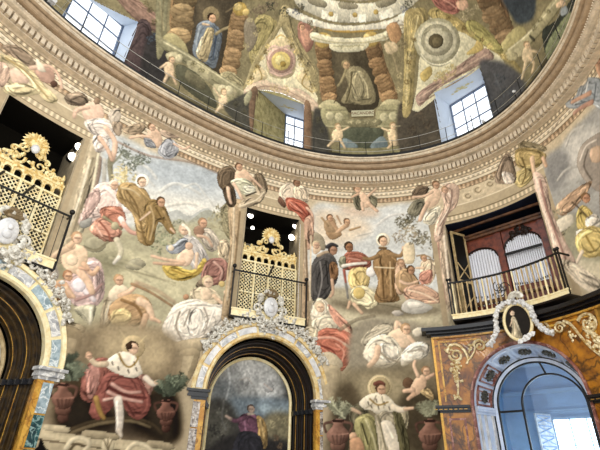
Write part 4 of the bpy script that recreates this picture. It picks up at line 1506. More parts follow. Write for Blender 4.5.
def vault_window(num, fr, y, x0, x1, z0, z1, front, cols, rws, mats4, desc):
    """front: picture points BL, TL, TR, BR of the opening in the vault; the glass stands on the plane at depth y"""
    root = thing('window_%d' % num, desc, None, fr, z0, x=(x0 + x1) / 2, y=y); root['kind'] = 'structure'
    bk = [fr.world(x0, y, z0), fr.world(x0, y, z1), fr.world(x1, y, z1), fr.world(x1, y, z0)]
    mx_, my_ = sum(p[0] for p in front) / 4, sum(p[1] for p in front) / 4
    ft = []
    for px, py in front:
        q = math.hypot(px - mx_, py - my_); sg, ph = hit_dome(px + (px - mx_) / q * 1.6, py + (py - my_) / q * 1.6); ft.append(domept(s2t(sg), ph, -.04))
    inv = Matrix.Translation(root.location) @ Matrix.Rotation(fr.rot, 4, 'Z'); inv = inv.inverted()
    def L(P): return [tuple(inv @ Vector(p)) for p in P]
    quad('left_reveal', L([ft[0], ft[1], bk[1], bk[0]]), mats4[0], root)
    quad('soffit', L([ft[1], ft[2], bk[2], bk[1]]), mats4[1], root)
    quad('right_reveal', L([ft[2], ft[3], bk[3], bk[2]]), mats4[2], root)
    quad('sill', L([ft[3], ft[0], bk[0], bk[3]]), reveal_w, root)
    # ornament painted on the soffit
    A_, B_, C_, D_ = [np.array(p) for p in L([ft[1], ft[2], bk[2], bk[1]])]
    def S(u, v): return (A_ * (1 - u) + B_ * u) * (1 - v) + (D_ * (1 - u) + C_ * u) * v
    nn = np.cross(B_ - A_, D_ - A_); nn = nn / np.linalg.norm(nn)
    if nn[2] > 0: nn = -nn
    mb = MB()
    for u, v, w in ((.5, .5, .12), (.36, .52, .08), (.64, .48, .08), (.26, .55, .05), (.74, .5, .05), (.43, .42, .06), (.57, .6, .06)):
        c = S(u, v) + nn * .012
        e1 = (B_ - A_) / np.linalg.norm(B_ - A_); e2 = np.cross(nn, e1)
        mb.add([c + (e1 * math.cos(a) + .6 * e2 * math.sin(a)) * w * 1.3 * (1 + .25 * math.cos(5 * a)) for a in np.linspace(0, 2 * PI, 20, endpoint=False)], [tuple(range(20))])
    mb.build('painted_ornament', mat('faded_yellow_paint', 'd9cfa0', .9, noise=.3, scale=8), root)
    w, h = x1 - x0, z1 - z0; X = w / 2
    mb = MB(); t = .05
    mb.box(-X, X, -.05, .05, 0, t).box(-X, X, -.05, .05, h - t, h).box(-X, -X + t, -.05, .05, t, h - t).box(X - t, X, -.05, .05, t, h - t)
    mb.build('window_frame', steel, root)
    for i in range(1, cols):
        q = -X + w * i / cols; MB().box(q - .02, q + .02, -.02, .02, t, h - t).build('mullion', steel, root)
    for zf in rws: MB().box(-X + t, X - t, -.028, .028, h * zf - .014, h * zf + .014).build('transom', steel, root)
    quad('pane', [(-X, .0, 0), (X, .0, 0), (X, .0, h), (-X, .0, h)], glass, root)
    return root

F3, F2, F1 = Frame(0.0), Frame(64.0), Frame(116.0)
x0, zA = F3.loc(450, 103, .35); x1, zB = F3.loc(483.6, 88, .35)
vault_window(3, F3, .35, x0 - .03, x1 + .14, F3.loc(474, 128, .35)[1] - .35, (zA + zB) / 2, [(446, 165), (434, 93), (479.4, 68.4), (497, 135)], 3, (.36, .70), [reveal, reveal, reveal, reveal], 'steel window in the right side of the vault, above the organ')
x0, zA = F2.loc(286, 116, 1.0); x1, zB = F2.loc(303.5, 119, 1.0)
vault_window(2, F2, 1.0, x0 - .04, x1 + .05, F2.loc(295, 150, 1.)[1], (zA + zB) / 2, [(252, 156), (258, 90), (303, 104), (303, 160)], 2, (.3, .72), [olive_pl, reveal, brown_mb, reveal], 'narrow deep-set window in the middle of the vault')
x0, zA = F1.loc(68, 14, .35); x1, zB = F1.loc(121, 25, .35)
vault_window(1, F1, .35, x0 - .1, x1 + .1, F1.loc(66, 19, .35)[1] - .6, zB + .05, [(40, 40), (78, -8), (138, 22), (118, 76)], 3, (.36, .68), [reveal, reveal, reveal, reveal], 'steel window in the left side of the vault, over the gilded box')
# spaces above the windows' fronts in the vault (curved head of the middle one)
mb = MB(); a = [dpt(258, 90), dpt(270, 91), dpt(283, 94), dpt(296, 100), dpt(303, 104)]
mb.add(a, [tuple(range(5))]); struct(mb.build('trim_2', olive_pl))

# ------------------------------------------------------------------ railing on the cornice
rl = thing('gallery_railing', 'thin steel railing with two wires running round the cornice', 'railing', FC, ZL)
inv = (Matrix.Translation(rl.location) @ Matrix.Rotation(FC.rot, 4, 'Z')).inverted()
def rlp(s, d, z):
    p = opt(s2t(s), d); return tuple(inv @ Vector((p[0], p[1], z)))
npts = 140
for zq in (13.98, 14.5):
    MB().tube([rlp(SA + (SB - SA) * i / npts, .74, zq) for i in range(npts + 1)], .011, 5).build('wire', rail_m, rl)
s_ = hit_off(364, 152, .74)[0] - 12 * 1.28
while s_ < SB:
    if s_ > SA: MB().tube([rlp(s_, .74, ZL + .02), rlp(s_, .74, 14.52)], .016, 6).box(*[c + o for c, o in zip([rlp(s_, .74, 0)[0]] * 2 + [rlp(s_, .74, 0)[1]] * 2, (-.04, .04, -.04, .04))], ZL + .02 - rl.location.z - ZL + ZL, ZL + .04 - rl.location.z).build('post', black_i, rl)
    s_ += 1.28
mb = MB(); vs = []
for i in range(npts + 1):
    s_ = SA + (SB - SA) * i / npts
    vs += [rlp(s_, .70, ZL + .02), rlp(s_, .70, ZL + .25), rlp(s_, .66, ZL + .25), rlp(s_, .66, ZL + .02)]
mb.add(vs, [(4 * i + k, 4 * i + 4 + k, 4 * i + 4 + (k + 1) % 4, 4 * i + (k + 1) % 4) for i in range(npts) for k in range(4)])
tag(mb.build('foot_strip', black_i, rl), 'black strip along the foot of the railing')  # plain black strip standing just behind the cornice lip

def floodlight(px, py, d, label, name='floodlight', r=.13, group='floodlights on the cornice'):
    s, z = hit_off(px, py, d); t = s2t(s); p = opt(t, d); T, N_ = tan_in(t)
    o = thing(name, label, 'floodlight', None, group=group); zb = ZL + .02
    o.location = (p[0], p[1], zb); o.rotation_euler = (0, 0, math.atan2(T[1], T[0]))
    z -= zb
    MB().tube([(0, 0, 0), (0, 0, z - r * .6)], .02, 6).lathe([(.09, 0), (.09, .02), (.02, .03)]).build('stand', black_i, o)
    MB().ball((0, 0, z), r, r * .8, r, 12, 8).build('lamp_head', white_st, o, True)
    MB().lathe([(r * .8, 0), (r * .85, .02), (r * .3, .05)], n=12).mapped(lambda x, y, q: (x, -q - r * .62, y + z)).build('lens', white_st, o)
    return o
floodlight(53, 2, .5, 'white round floodlight on the cornice, left of the left window', r=.17)
floodlight(484, 122, .55, 'small white floodlight at the foot of the right window', r=.07)
floodlight(515, 91, .45, 'small white floodlight on the cornice, right of the right window', r=.06)

# name plate under the middle saint
s, ph = hit_dome(362.5, 114); t = s2t(s); T, N_ = tan_in(t)
pl = thing('name_plate', 'pale painted tablet lettered MACANDRO under the middle saint', 'sign', None)
pl.location = domept(t, ph, .07); pl.rotation_euler = (0, 0, math.atan2(T[1], T[0]))
tilt = Matrix.Rotation(.33, 3, 'X')
mb = MB().box(-.52, .52, -.02, .02, -.15, .15); mb.mapped(lambda *v: tuple(tilt @ Vector(v))); mb.build('tablet', mat('tablet_paint', 'c4bd9a', .9, noise=.15), pl)
cu = bpy.data.curves.new('lettering', 'FONT'); cu.body = 'MACANDRO'; cu.size = .2; cu.align_x = 'CENTER'; cu.align_y = 'CENTER'; cu.extrude = .004
tx = bpy.data.objects.new('lettering', cu); COL.objects.link(tx); tx.parent = pl
bpy.context.view_layer.update()
lm_ = bpy.data.meshes.new_from_object(tx.evaluated_get(bpy.context.evaluated_depsgraph_get())); bpy.data.objects.remove(tx)
tx = bpy.data.objects.new('lettering', lm_); COL.objects.link(tx); tx.parent = pl
tx.rotation_euler = (PI / 2 + .33, 0, 0); tx.location = tuple(tilt @ Vector((0, -.028, 0))); lm_.materials.clear(); lm_.materials.append(mat('letter_paint', '6a4a34', .8))

# ------------------------------------------------------------------ carving helpers
def spiral(cx, cz, r, a0, turns, n=26, k=.12):
    return [(cx + r * (1 - (1 - k) * i / n) * math.cos(a0 + turns * 2 * PI * i / n), cz + r * (1 - (1 - k) * i / n) * math.sin(a0 + turns * 2 * PI * i / n)) for i in range(n + 1)]
def carve_tube(mb, path, y, r, taper=.4):
    n = len(path); mb.tube([(x, y, z) for x, z in path], [r * (1 - (1 - taper) * i / (n - 1)) for i in range(n)], 6)
def leaf(mb, x, z, y, l, a, w=.35):
    ca, sa = math.cos(a), math.sin(a); P = []
    for u, v, d in ((0, 0, 0), (.35, w, -.1), (.7, w * .8, -.22), (1, 0, -.05), (.7, -w * .8, -.22), (.35, -w, -.1), (.5, 0, -.34)):
        P.append((x + l * (u * ca - v * sa), y + l * d, z + l * (u * sa + v * ca)))
    mb.add(P, [(0, 6, 1), (1, 6, 2), (2, 6, 3), (3, 6, 4), (4, 6, 5), (5, 6, 0), (0, 1, 2, 3, 4, 5)])

# ------------------------------------------------------------------ gilded boxes
def gilded_box(fr, side, stay):
    # the little room behind, part of the building
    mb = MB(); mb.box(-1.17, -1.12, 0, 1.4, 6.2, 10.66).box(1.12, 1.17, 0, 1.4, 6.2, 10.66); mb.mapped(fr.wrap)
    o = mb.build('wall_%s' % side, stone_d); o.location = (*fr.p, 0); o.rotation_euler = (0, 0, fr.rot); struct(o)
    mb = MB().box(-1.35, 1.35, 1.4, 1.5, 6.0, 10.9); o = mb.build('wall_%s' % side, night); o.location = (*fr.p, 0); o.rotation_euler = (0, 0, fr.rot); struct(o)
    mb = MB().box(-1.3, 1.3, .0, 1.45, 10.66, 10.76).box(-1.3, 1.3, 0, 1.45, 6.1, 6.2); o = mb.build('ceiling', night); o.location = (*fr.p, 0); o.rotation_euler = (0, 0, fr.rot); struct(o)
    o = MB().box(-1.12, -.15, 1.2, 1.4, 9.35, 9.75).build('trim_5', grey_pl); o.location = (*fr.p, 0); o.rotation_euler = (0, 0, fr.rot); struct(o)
    lab = 'left' if fr is FL else 'middle'
    # screen
    t = thing('gilded_screen', {'left': 'gilded lattice screen of the box at the left edge', 'middle': 'gilded lattice screen of the box above the middle altar'}[lab], 'screen', fr, 6.2)
    y = .12; W_ = 1.11
    mb = MB()
    for q in range(5):
        x = -W_ + q * W_ / 2; mb.box(x - .035, x + .035, y - .04, y + .04, 0, 2.28)
    for z in (0, 1.02, 2.24): mb.box(-W_, W_, y - .045, y + .045, z, z + .06)
    mb.box(-W_, W_, y - .05, y + .05, 0, .3)
    mb.build('frame', gilt_p, t)
    for q in range(4):
        for (za, zb) in ((.3, 1.02), (1.08, 2.24)):
            xa = -W_ + q * W_ / 2 + .035; xb = xa + W_ / 2 - .07; mb = MB(); p = .135; wdt = .022
            k = -30
            for d in (1, -1):
                c = xa - (zb - za) - p
                while c < xb + (zb - za) + p:     # diagonal slats clipped to the panel
                    pts = []
                    if d == 1: f = lambda z: c + (z - za)
                    else: f = lambda z: c + (zb - z)
                    z0_, z1_ = za, zb
                    if d == 1: z0_ = max(za, za + xa - c); z1_ = min(zb, za + xb - c)
                    else: z1_ = min(zb, zb - (xa - c)); z0_ = max(za, zb - (xb - c))
                    if z1_ - z0_ > .03:
                        A1, B1 = (f(z0_), z0_), (f(z1_), z1_); yy = y + (.006 if d == 1 else -.006)
                        mb.add([(A1[0] - wdt, yy, A1[1]), (A1[0] + wdt, yy, A1[1]), (B1[0] + wdt, yy, B1[1]), (B1[0] - wdt, yy, B1[1]), (A1[0] - wdt, yy + .012, A1[1]), (A1[0] + wdt, yy + .012, A1[1]), (B1[0] + wdt, yy + .012, B1[1]), (B1[0] - wdt, yy + .012, B1[1])],
                               [(0, 1, 2, 3), (7, 6, 5, 4), (0, 4, 5, 1), (1, 5, 6, 2), (2, 6, 7, 3), (3, 7, 4, 0)])
                    c += p
            mb.build('lattice_panel', gilt_p, t)
    # arcade of small arches
    mb = MB()
    for q in range(8):
        xc = -W_ + .14 + q * (2 * W_ - .28) / 7
        mb.arch_plate(xc - .1357, xc + .1357, 2.62, 2.3, xc, .095, 2.42, y - .04, y + .03, 10)
    mb.box(-W_, W_, y - .06, y + .05, 2.6, 2.68); mb.build('arcade', gilt, t)
    # cresting
    mb = MB(); z0 = 2.68
    for sx in (-1, 1):
        for (cx, cz, r, a0, tn) in ((.3, .22, .2, PI * .9, 1.3), (.62, .17, .16, 0, -1.3), (.88, .14, .12, PI, 1.3), (.2, .55, .16, -.5, 1.2), (.45, .42, .1, 2.5, -1.2)):
            carve_tube(mb, [(sx * x, z0 + z) for x, z in spiral(cx, cz, r, a0, tn)], y, .05)
        for i in range(26):
            x = rnd.uniform(.08, 1.05); z = rnd.uniform(0, max(.12, .62 - .55 * x))
            leaf(mb, sx * x, z0 + z, y - .03, rnd.uniform(.12, .2), rnd.uniform(0, 6.3))
        mb.lathe([(.05, 0), (.07, .06), (.03, .12), (.06, .2), (.02, .34)], (sx * 1.02, y, z0), 8)
    mb.build('cresting', gilt, t)
    mb = MB()
    for i in range(17):
        a = PI * (i / 16) * 1.5 - PI * .25
        leaf(mb, .16 * math.cos(a), z0 + .8 + .16 * math.sin(a), y - .04, .24, a, .22)
    mb.ball((0, y - .03, z0 + .84), .2, .08, .2); sh = mb.build('shell', gilt, t)
    MB().ball((0, y - .12, z0 + .62), .12, .07, .15, 10, 8).build('jewel', white_st, t, True)
    # balcony rail
    b = thing('balcony_railing', {'left': 'black iron rail with a gilt sill in front of the left gilded screen', 'middle': 'black iron rail with a gilt sill in front of the middle gilded screen'}[lab], 'railing', fr, 6.2)
    MB().box(-1.42, 1.40, -.30, -.26, 1.62, 1.67).build('handrail', black_i, b)
    MB().box(-1.42, 1.40, -.32, -.0, -.05, 0).build('floor_plate', black_i, b)
    for x in (-1.42, 1.40):
        MB().box(x - .025, x + .025, -.305, -.255, 0, 1.72).ball((x, -.28, 1.8), .08, .08, .08).build('post', black_i, b)
        MB().box(x - .02, x + .02, -.28, .0, 1.62, 1.66).build('side_rail', black_i, b)
    MB().box(-1.38, 1.36, -.29, -.24, .0, .26).box(-1.40, 1.38, -.31, -.23, .23, .28).build('sill_board', gilt_p, b)
    for i in range(1, 14):
        x = -1.42 + 2.82 * i / 14
        MB().tube([(x, -.28, .27), (x, -.28, 1.62)], .010, 5).ball((x, -.28, 1.54), .022).build('baluster', black_i, b)
    for xa in stay: MB().tube([(xa, -.27, 1.66), (xa + .28, .05, 2.25)], .035, 6).build('stay', black_i, b)
    return t

gilded_box(FL, 'left', (-.75, .05)); gilded_box(FC, 'back', (-.12,))
def box_lamp(fr, px, py, label, y=.45, r=.13):
    x, z = fr.loc(px, py, y)
    o = thing('spotlight', label, 'spotlight', fr, z, 'spotlights inside the boxes', x, y)
    MB().lathe([(r * .5, 0), (r, .05), (r * 1.02, .1), (r * .8, .2), (r * .3, .26)], n=12).mapped(lambda a, b, c: (a, c - .02, b)).build('housing', black_i, o)
    MB().ball((0, -.01, 0), r * .95, r * .4, r * .95, 12, 8).build('bulb', lampglow, o, True)
    sx = -1 if x < 0 else 1
    MB().tube([(0, .1, 0), (sx * (1.12 - abs(x)), .12, 0)], .02, 6).build('arm', black_i, o)
box_lamp(FC, 250.5, 215.5, 'upper left spotlight inside the middle box'); box_lamp(FC, 252.5, 228, 'lower left spotlight inside the middle box', r=.08)
box_lamp(FC, 295, 226, 'upper right spotlight inside the middle box', r=.12); box_lamp(FC, 291.5, 237.5, 'lower right spotlight inside the middle box', r=.14)
box_lamp(FL, 79, 147, 'upper spotlight inside the left box', .15, .14); box_lamp(FL, 72.5, 157, 'lower spotlight inside the left box', .25, .15)

# ------------------------------------------------------------------ altars
def arch_path(mb, prof, z0, zb, cx=0, n=40):     # prof (radius, y) swept up one side, round and down
    pts = [(-1, 0, zb)] + [(math.cos(PI - PI * i / n), math.sin(PI - PI * i / n), z0) for i in range(n + 1)] + [(1, 0, zb)]
    m = len(prof); vs = []
    for ca, sa, z in pts: vs += [(cx + r * ca, y, z + r * sa) for r, y in prof]
    k = len(pts)
    return mb.add(vs, [(i * m + j, (i + 1) * m + j, (i + 1) * m + j + 1, i * m + j + 1) for i in range(k - 1) for j in range(m - 1)])

def altar(fr, lab):
    mid = lab == 'middle'
    t = thing('side_altar', {'middle': 'arched marble side altar with mottled inlays below the middle gilded box', 'left': 'arched marble side altar with green inlays at the left edge'}[lab], 'altar', fr, 0)
    z0 = 3.78; Ro, Ri = (2.36, 1.86) if mid else (2.42, 1.88)
    # archivolt with marble panels between gilt fillets
    MB().sweep_arc([(Ri, -.02), (Ri, -.20), (Ri + .05, -.24), (Ri + .12, -.24), (Ri + .14, -.2), (Ro - .14, -.2), (Ro - .12, -.25), (Ro - .03, -.27), (Ro, -.24), (Ro, .03)], 0, z0, 0, PI, 56).build('archivolt', cream_g if mid else gilt_p, t, False)
    npan = 9
    for i in range(npan):
        a0 = PI * i / npan + .02; a1 = PI * (i + 1) / npan - .02
        m_ = (grey_mb, white_st)[i % 2] if mid else (pale_green, grey_mb)[i % 2]
        MB().sweep_arc([(Ri + .15, -.19), (Ri + .15, -.215), (Ro - .15, -.215), (Ro - .15, -.19)], 0, z0, a0, a1, 8).build('marble_inlay', m_, t)
    for sx in (-1, 1):
        a, b = sorted((sx * Ri, sx * (Ro + .02)))
        p = MB().box(a, b, -.2, .05, 0, z0 - .3).build('pilaster', ochre_y, t)
        for q in range(4):
            za, zb = .5 + q * .74, .5 + q * .74 + .70
            MB().box(a + .15, b - .15, -.222, -.195, za, zb).build('inlay', (bw_mb if mid else (green_mb if q < 3 else pale_green)), p)
        mb = MB()
        for (e, zl, zh) in ((.02, -.30, -.22), (.06, -.22, -.14), (.04, -.14, -.08), (.10, -.08, 0)): mb.box(a - e, b + e, -.2 - e, .05, z0 + zl, z0 + zh)
        mb.build('impost', black_m if mid and sx < 0 else grey_mb, t)
    # stepped dark reveal
    Rp = 1.46; steps = 5; pr = []
    for i in range(steps):
        r = Ri - (Ri - Rp - .06) * i / steps; y = -.02 + 1.05 * i / steps; y2 = -.02 + 1.05 * (i + 1) / steps
        r2 = Ri - (Ri - Rp - .06) * (i + 1) / steps
        pr += [(r, y), (r, y2 - .04), (r - .015, y2 - .03), (r - .015, y2)]
    arch_path(MB(), pr, z0 - .08, 0).build('reveal', brown_w if mid else old_g, t)
    for i in (2, 4):
        r = Ri - (Ri - Rp - .06) * i / steps; y = -.02 + 1.05 * i / steps
        arch_path(MB(), [(r + .004, y - .01), (r - .008, y - .01), (r - .008, y + .005)], z0 - .08, 0).build('gilt_fillet', ochre_y, t)
    for sx in (-1, 1):
        mb = MB()
        for i in range(steps):
            r = Ri - (Ri - Rp - .06) * i / steps; y = -.02 + 1.05 * i / steps
            a, b = sorted((sx * (r + .03), sx * (r - .09))); mb.box(a, b, y + .02, y + .24, z0 - .42, z0 - .28)
        mb.build('inner_impost', black_m, t)
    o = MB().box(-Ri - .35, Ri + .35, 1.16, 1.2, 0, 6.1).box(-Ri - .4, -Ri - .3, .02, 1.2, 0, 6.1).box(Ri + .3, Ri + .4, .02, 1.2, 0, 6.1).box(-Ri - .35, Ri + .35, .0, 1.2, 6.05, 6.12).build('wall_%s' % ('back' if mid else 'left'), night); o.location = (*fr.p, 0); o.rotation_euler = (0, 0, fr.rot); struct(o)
    # painting
    pt = thing('altar_painting', {'middle': 'arched oil painting of a woman in magenta and orange with arms outstretched', 'left': 'arched painting with a pale reflection painted on it inside the left altar'}[lab], 'painting', fr, 1.0, None, 0, 1.1)
    ar = MB(); arch_path(ar, [(Rp + .06, .04), (Rp + .06, -.06), (Rp + .02, -.09), (Rp - .04, -.06), (Rp - .04, .04)], z0 - 1.08, 0).build('picture_frame', gilt_p if mid else pale_w, pt)
    pc = Canvas(-1.45, 1.45, 2.2 if mid else 1.2, z0 + 1.45, .028, lambda x, y: fr.loc(x, y, 1.1), '4a4640', .036, 21)
    if mid: pc.run(ALTAR_PAINT)
    else: pc.run(LEFT_PAINT)  # pale colour here stands in for light reflected off the canvas
    pc.finish(.15, .62, (.92, .92, .92))
    X, Z = np.meshgrid(pc.a0 + np.arange(pc.w) * pc.step, pc.b0 + np.arange(pc.h) * pc.step)
    pos = np.stack([X, X * 0, Z - 1.0], -1)
    xc, zc = X[:-1, :-1] + .014, Z[:-1, :-1] + .014; Rk = Rp - .02
    kp = np.where(zc < z0 - .08, np.abs(xc) < Rk, xc * xc + (zc - z0 + .08) ** 2 < Rk * Rk)
    c = grid_objects(pc, pos, kp, [('canvas', np.ones_like(kp))], canvas_m)[0]; c.parent = pt
    MB().box(-Rk, Rk, .0, .02, 0, pc.b0 - 1.0).build('lower_canvas', brown_w, pt)
    # silvered foliage riding on the arch
    ve = thing('carved_foliage', {'middle': 'silvered carved foliage and medallion crowning the middle altar', 'left': 'silvered carved foliage and medallion crowning the left altar'}[lab], 'carving', fr, z0 + Ro - .1, None, 0, -.2)
    zc0 = z0 - (z0 + Ro - .1)
    for sx in (-1, 1):
        mb = MB()
        for i in range(150):
            a = PI / 2 - sx * (.12 + .95 * (i / 150)); w = .34 * (1 - .65 * (i / 150)) + .07
            r = Ro + rnd.uniform(-.03, w); leaf(mb, r * math.cos(a), zc0 + r * math.sin(a), rnd.uniform(-.1, 0), rnd.uniform(.09, .2), rnd.uniform(0, 6.3), .33)
        for i in range(7):
            a = PI / 2 - sx * (.22 + .13 * i); r = Ro + .12; rr = .15 - .011 * i
            carve_tube(mb, spiral(r * math.cos(a), zc0 + r * math.sin(a), rr, a + PI, sx * 1.2), -.08, .035)
        mb.build('foliage', silver, ve)
    mb = MB(); mz = .62
    for i in range(26):                      # cartouche round the medallion
        a = 2 * PI * i / 26; leaf(mb, .36 * math.cos(a), mz + .46 * math.sin(a), -.16, rnd.uniform(.14, .26), a + rnd.uniform(-.7, .7), .4)
    for sx in (-1, 1):
        carve_tube(mb, [(sx * x, z) for x, z in spiral(.48, mz - .1, .17, PI, -1.3)], -.14, .05); carve_tube(mb, [(sx * x, z) for x, z in spiral(.38, mz - .48, .2, 1.2, 1.3)], -.16, .055)
        carve_tube(mb, [(sx * x, z) for x, z in spiral(.42, mz + .3, .15, -1.2, -1.2)], -.12, .045)
    for i in range(80):
        leaf(mb, rnd.gauss(0, .27), mz - .42 - abs(rnd.gauss(0, .24)), rnd.uniform(-.16, -.04), rnd.uniform(.1, .2), rnd.uniform(0, 6.3))
    mb.build('cartouche', silver, ve)
    md = MB().ball((0, -.18, mz), .27, .08, .36, 18, 12).build('medallion', white_st, ve, True)
    MB().ball((.02, -.26, mz + .1), .075, .04, .09, 10, 8).ball((0, -.24, mz - .1), .13, .04, .13, 10, 8).build('relief_head', white_st, md, True)
    mb = MB()
    for i in range(9):
        a = .25 + (PI - .5) * i / 8; leaf(mb, .08 * math.cos(a), mz + .42 + .04 * math.sin(a), -.16, .24, a, .3)
    mb.ball((0, -.15, mz + .42), .2, .08, .07); mb.build('shell_crest', mat('tarnished_gilt', '8a7452', .45, .3, noise=.5, scale=10), ve)

ALTAR_PAINT = """
q 3f3d3a 190,345 300,345 305,470 190,470
g4 a3a39c 215,350 270,352 285,390 270,408 225,400 212,380
g4 d3d1c8 236,356 268,362 280,392 262,398 246,380
g3 7f8584 205,380 232,384 240,410 205,420
g3 748792 232,398 290,400 294,414 232,416
g3 8fa5ad 262,404 290,406 292,412 260,412
p c9c6bc 242,376 248,372 250,380 246,386
p b9b7b0 262,382 270,380 274,390 266,392
m2 d9dcd8 226,362 230,380 226,400
l1.5 c4b8a8 240,380 248,378 252,384
l1.5 c9b3a0 264,384 272,390
g3 4a463c 200,405 232,404 236,450 200,470
g3 5d5848 205,415 226,412 230,440 210,450
o5 6d6a58 222,412 226,424 218,432
o6 3d3a32 214,430 226,440
m2 8a867a 224,400 222,418 226,430
g3 8a7b50 266,416 292,416 294,452 266,452
o4 a08f5c 272,424 282,420
g3 2a2624 228,436 296,444 300,470 205,470
b 7b3f58 240,416 248,413 256,415 260,424 256,436 244,436 238,424
l2 a5607c 244,418 246,432
l4 7d4058 244,418 236,421 231,419
l3 d0a88c 231,419 226,416
b b8883a 257,416 264,420 268,434 266,448 258,446 258,430
l2 d6aa58 260,420 264,436
b 2c2a32 238,434 258,434 264,452 262,470 232,470
h3.8 d6ab8a 5d4232 251,409
l2 c9b090 248,414 254,414
o3 7d5c3a 276,438 280,446
"""
LEFT_PAINT = """
q d9dad8 -80,300 12,300 12,400 -80,400
g4 c9c4b8 -20,330 6,330 4,380 -20,380
"""

altar(FC, 'middle'); altar(FL, 'left')
# ------------------------------------------------------------------ entrance portal in ochre marble (follows the curve of the wall)
def put(mb, name, m, parent, smooth=False):  # build wrapped on the wall curve
    mb.mapped(FE.wrap); return mb.build(name, m, parent, smooth)
def exy(px, py, d=.26):
    s, z = hit_off(px, py, d); return s - FE.s0, z
po = thing('entrance_portal', 'ochre marbled portal with gilt scrolls round the arched glass door', 'portal', FE, 0)
PX = -exy(435, 365, .27)[0]; Z0, R1, CXP = 3.6, 1.76, .06
mb = MB()
# subdivide the slab so that it bends with the wall
mb.arch_plate(-PX, PX, 5.86, 0, CXP, R1, Z0, -.26, .0, 60)
put(mb, 'marble_slab', ochre, po)
for sx in (-1, 1):
    mb = MB()
    mb.box(*sorted((sx * (PX - .03), sx * (PX + .05))), -.28, .0, 0, 5.86); put(mb, 'edge_strip', gold_line, po)
    # raised panel borders on the spandrels and on the lower piers
    mb = MB(); a, b = sorted((sx * (PX - .16), sx * (PX - .22))); mb.box(a, b, -.285, -.25, 3.75, 5.7)
    a, b = sorted((sx * (PX - .16), sx * 1.1)); mb.box(a, b, -.285, -.25, 5.66, 5.72, 8); put(mb, 'panel_border', ochre_y, po)
    mb = MB(); a, b = sorted((sx * (PX - .2), sx * 2.0))
    mb.box(a, b, -.285, -.25, 3.2, 3.26, 4).box(a, a + .06, -.285, -.25, .6, 3.2).box(b - .06, b, -.285, -.25, .6, 3.2); put(mb, 'pier_panel', rose_mb, po)
    mb = MB()
    for e, za, zb in ((.05, 3.42, 3.47), (.12, 3.47, 3.56), (.18, 3.56, 3.63)):
        a, b = sorted((sx * (PX + e), sx * (R1 + .04))); mb.box(a, b, -.26 - e, .0, za, zb, 6)
    put(mb, 'impost', black_m, po)
    mb = MB(); [mb.box(sx * (1.95 + .16 * i) - .05, sx * (1.95 + .16 * i) + .05, -.385, -.37, 3.505, 3.525) for i in range(7)]
    put(mb, 'impost_ornament', gold_line, po)
mb = MB()
for e, za, zb in ((.04, 5.86, 5.93), (.2, 5.93, 6.0), (.36, 6.0, 6.12)): mb.box(-PX - e, PX + 1.2 + e, -.28 - e, .0, za, zb, 40)
put(mb, 'cornice_slab', black_m, po)
mb = MB(); mb.box(-PX, PX + 1.2, -.33, -.27, 5.80, 5.86, 40); put(mb, 'gold_band', ochre_y, po)
# bluish coffered reveal
pr = [(R1 + .07, -.27), (R1 + .07, -.33), (R1 + .0, -.34), (R1 - .03, -.30), (R1 - .03, -.26)]
mb = MB(); arch_path(mb, pr, Z0, 0, CXP); put(mb, 'rim', rose_mb, po)
RI, YI = 1.5, .62
mb = MB(); arch_path(mb, [(R1 - .02, -.27), (RI, YI)], Z0, 0, CXP, 48); mb.build('reveal', blue_st, po)
def cone(u): return R1 - .02 + (RI - R1 + .02) * u, -.27 + (YI + .27) * u      # u 0 front .. 1 back
def on_rev(a, u, lift=0.0):
    r, y = cone(u); r -= lift; return (CXP + r * math.cos(a), y, Z0 + r * math.sin(a))
ncof = 7
for i in range(ncof):
    a0, a1 = PI * i / ncof + .035, PI * (i + 1) / ncof - .035; am = (a0 + a1) / 2
    mb = MB()
    def frame_(q, w, lift):
        K = 8; o, n_ = [], []
        for (aa, bb, ua, ub) in ((a0 + q, a1 - q, .12 + q, .12 + q + w), (a0 + q, a1 - q, .88 - q - w, .88 - q), (a0 + q, a0 + q + w, .12 + q, .88 - q), (a1 - q - w, a1 - q, .12 + q, .88 - q)):
            vs = []
            for j in range(K + 1):
                a = aa + (bb - aa) * j / K
                vs += [on_rev(a, ua), on_rev(a, ub), on_rev(a, ub, lift), on_rev(a, ua, lift)]
            mb.add(vs, [(4 * j + k, 4 * j + 4 + k, 4 * j + 4 + (k + 1) % 4, 4 * j + (k + 1) % 4) for j in range(K) for k in range(4)])
    frame_(0, .035, .05); frame_(.09, .02, .035)
    cf = mb.build('coffer', rose_mb if i in (5, 6) else blue_st, po)
    mb = MB()
    for k in range(9):
        b = 2 * PI * k / 9
        for rr in (.09, .15):
            c = on_rev(am + rr * math.cos(b) / 1.5, .5 + .9 * rr * math.sin(b), .04); mb.ball(c, .05, .05, .05, 6, 5)
    mb.ball(on_rev(am, .5, .05), .06, .06, .06, 6, 5); mb.build('rosette', bronze, cf)
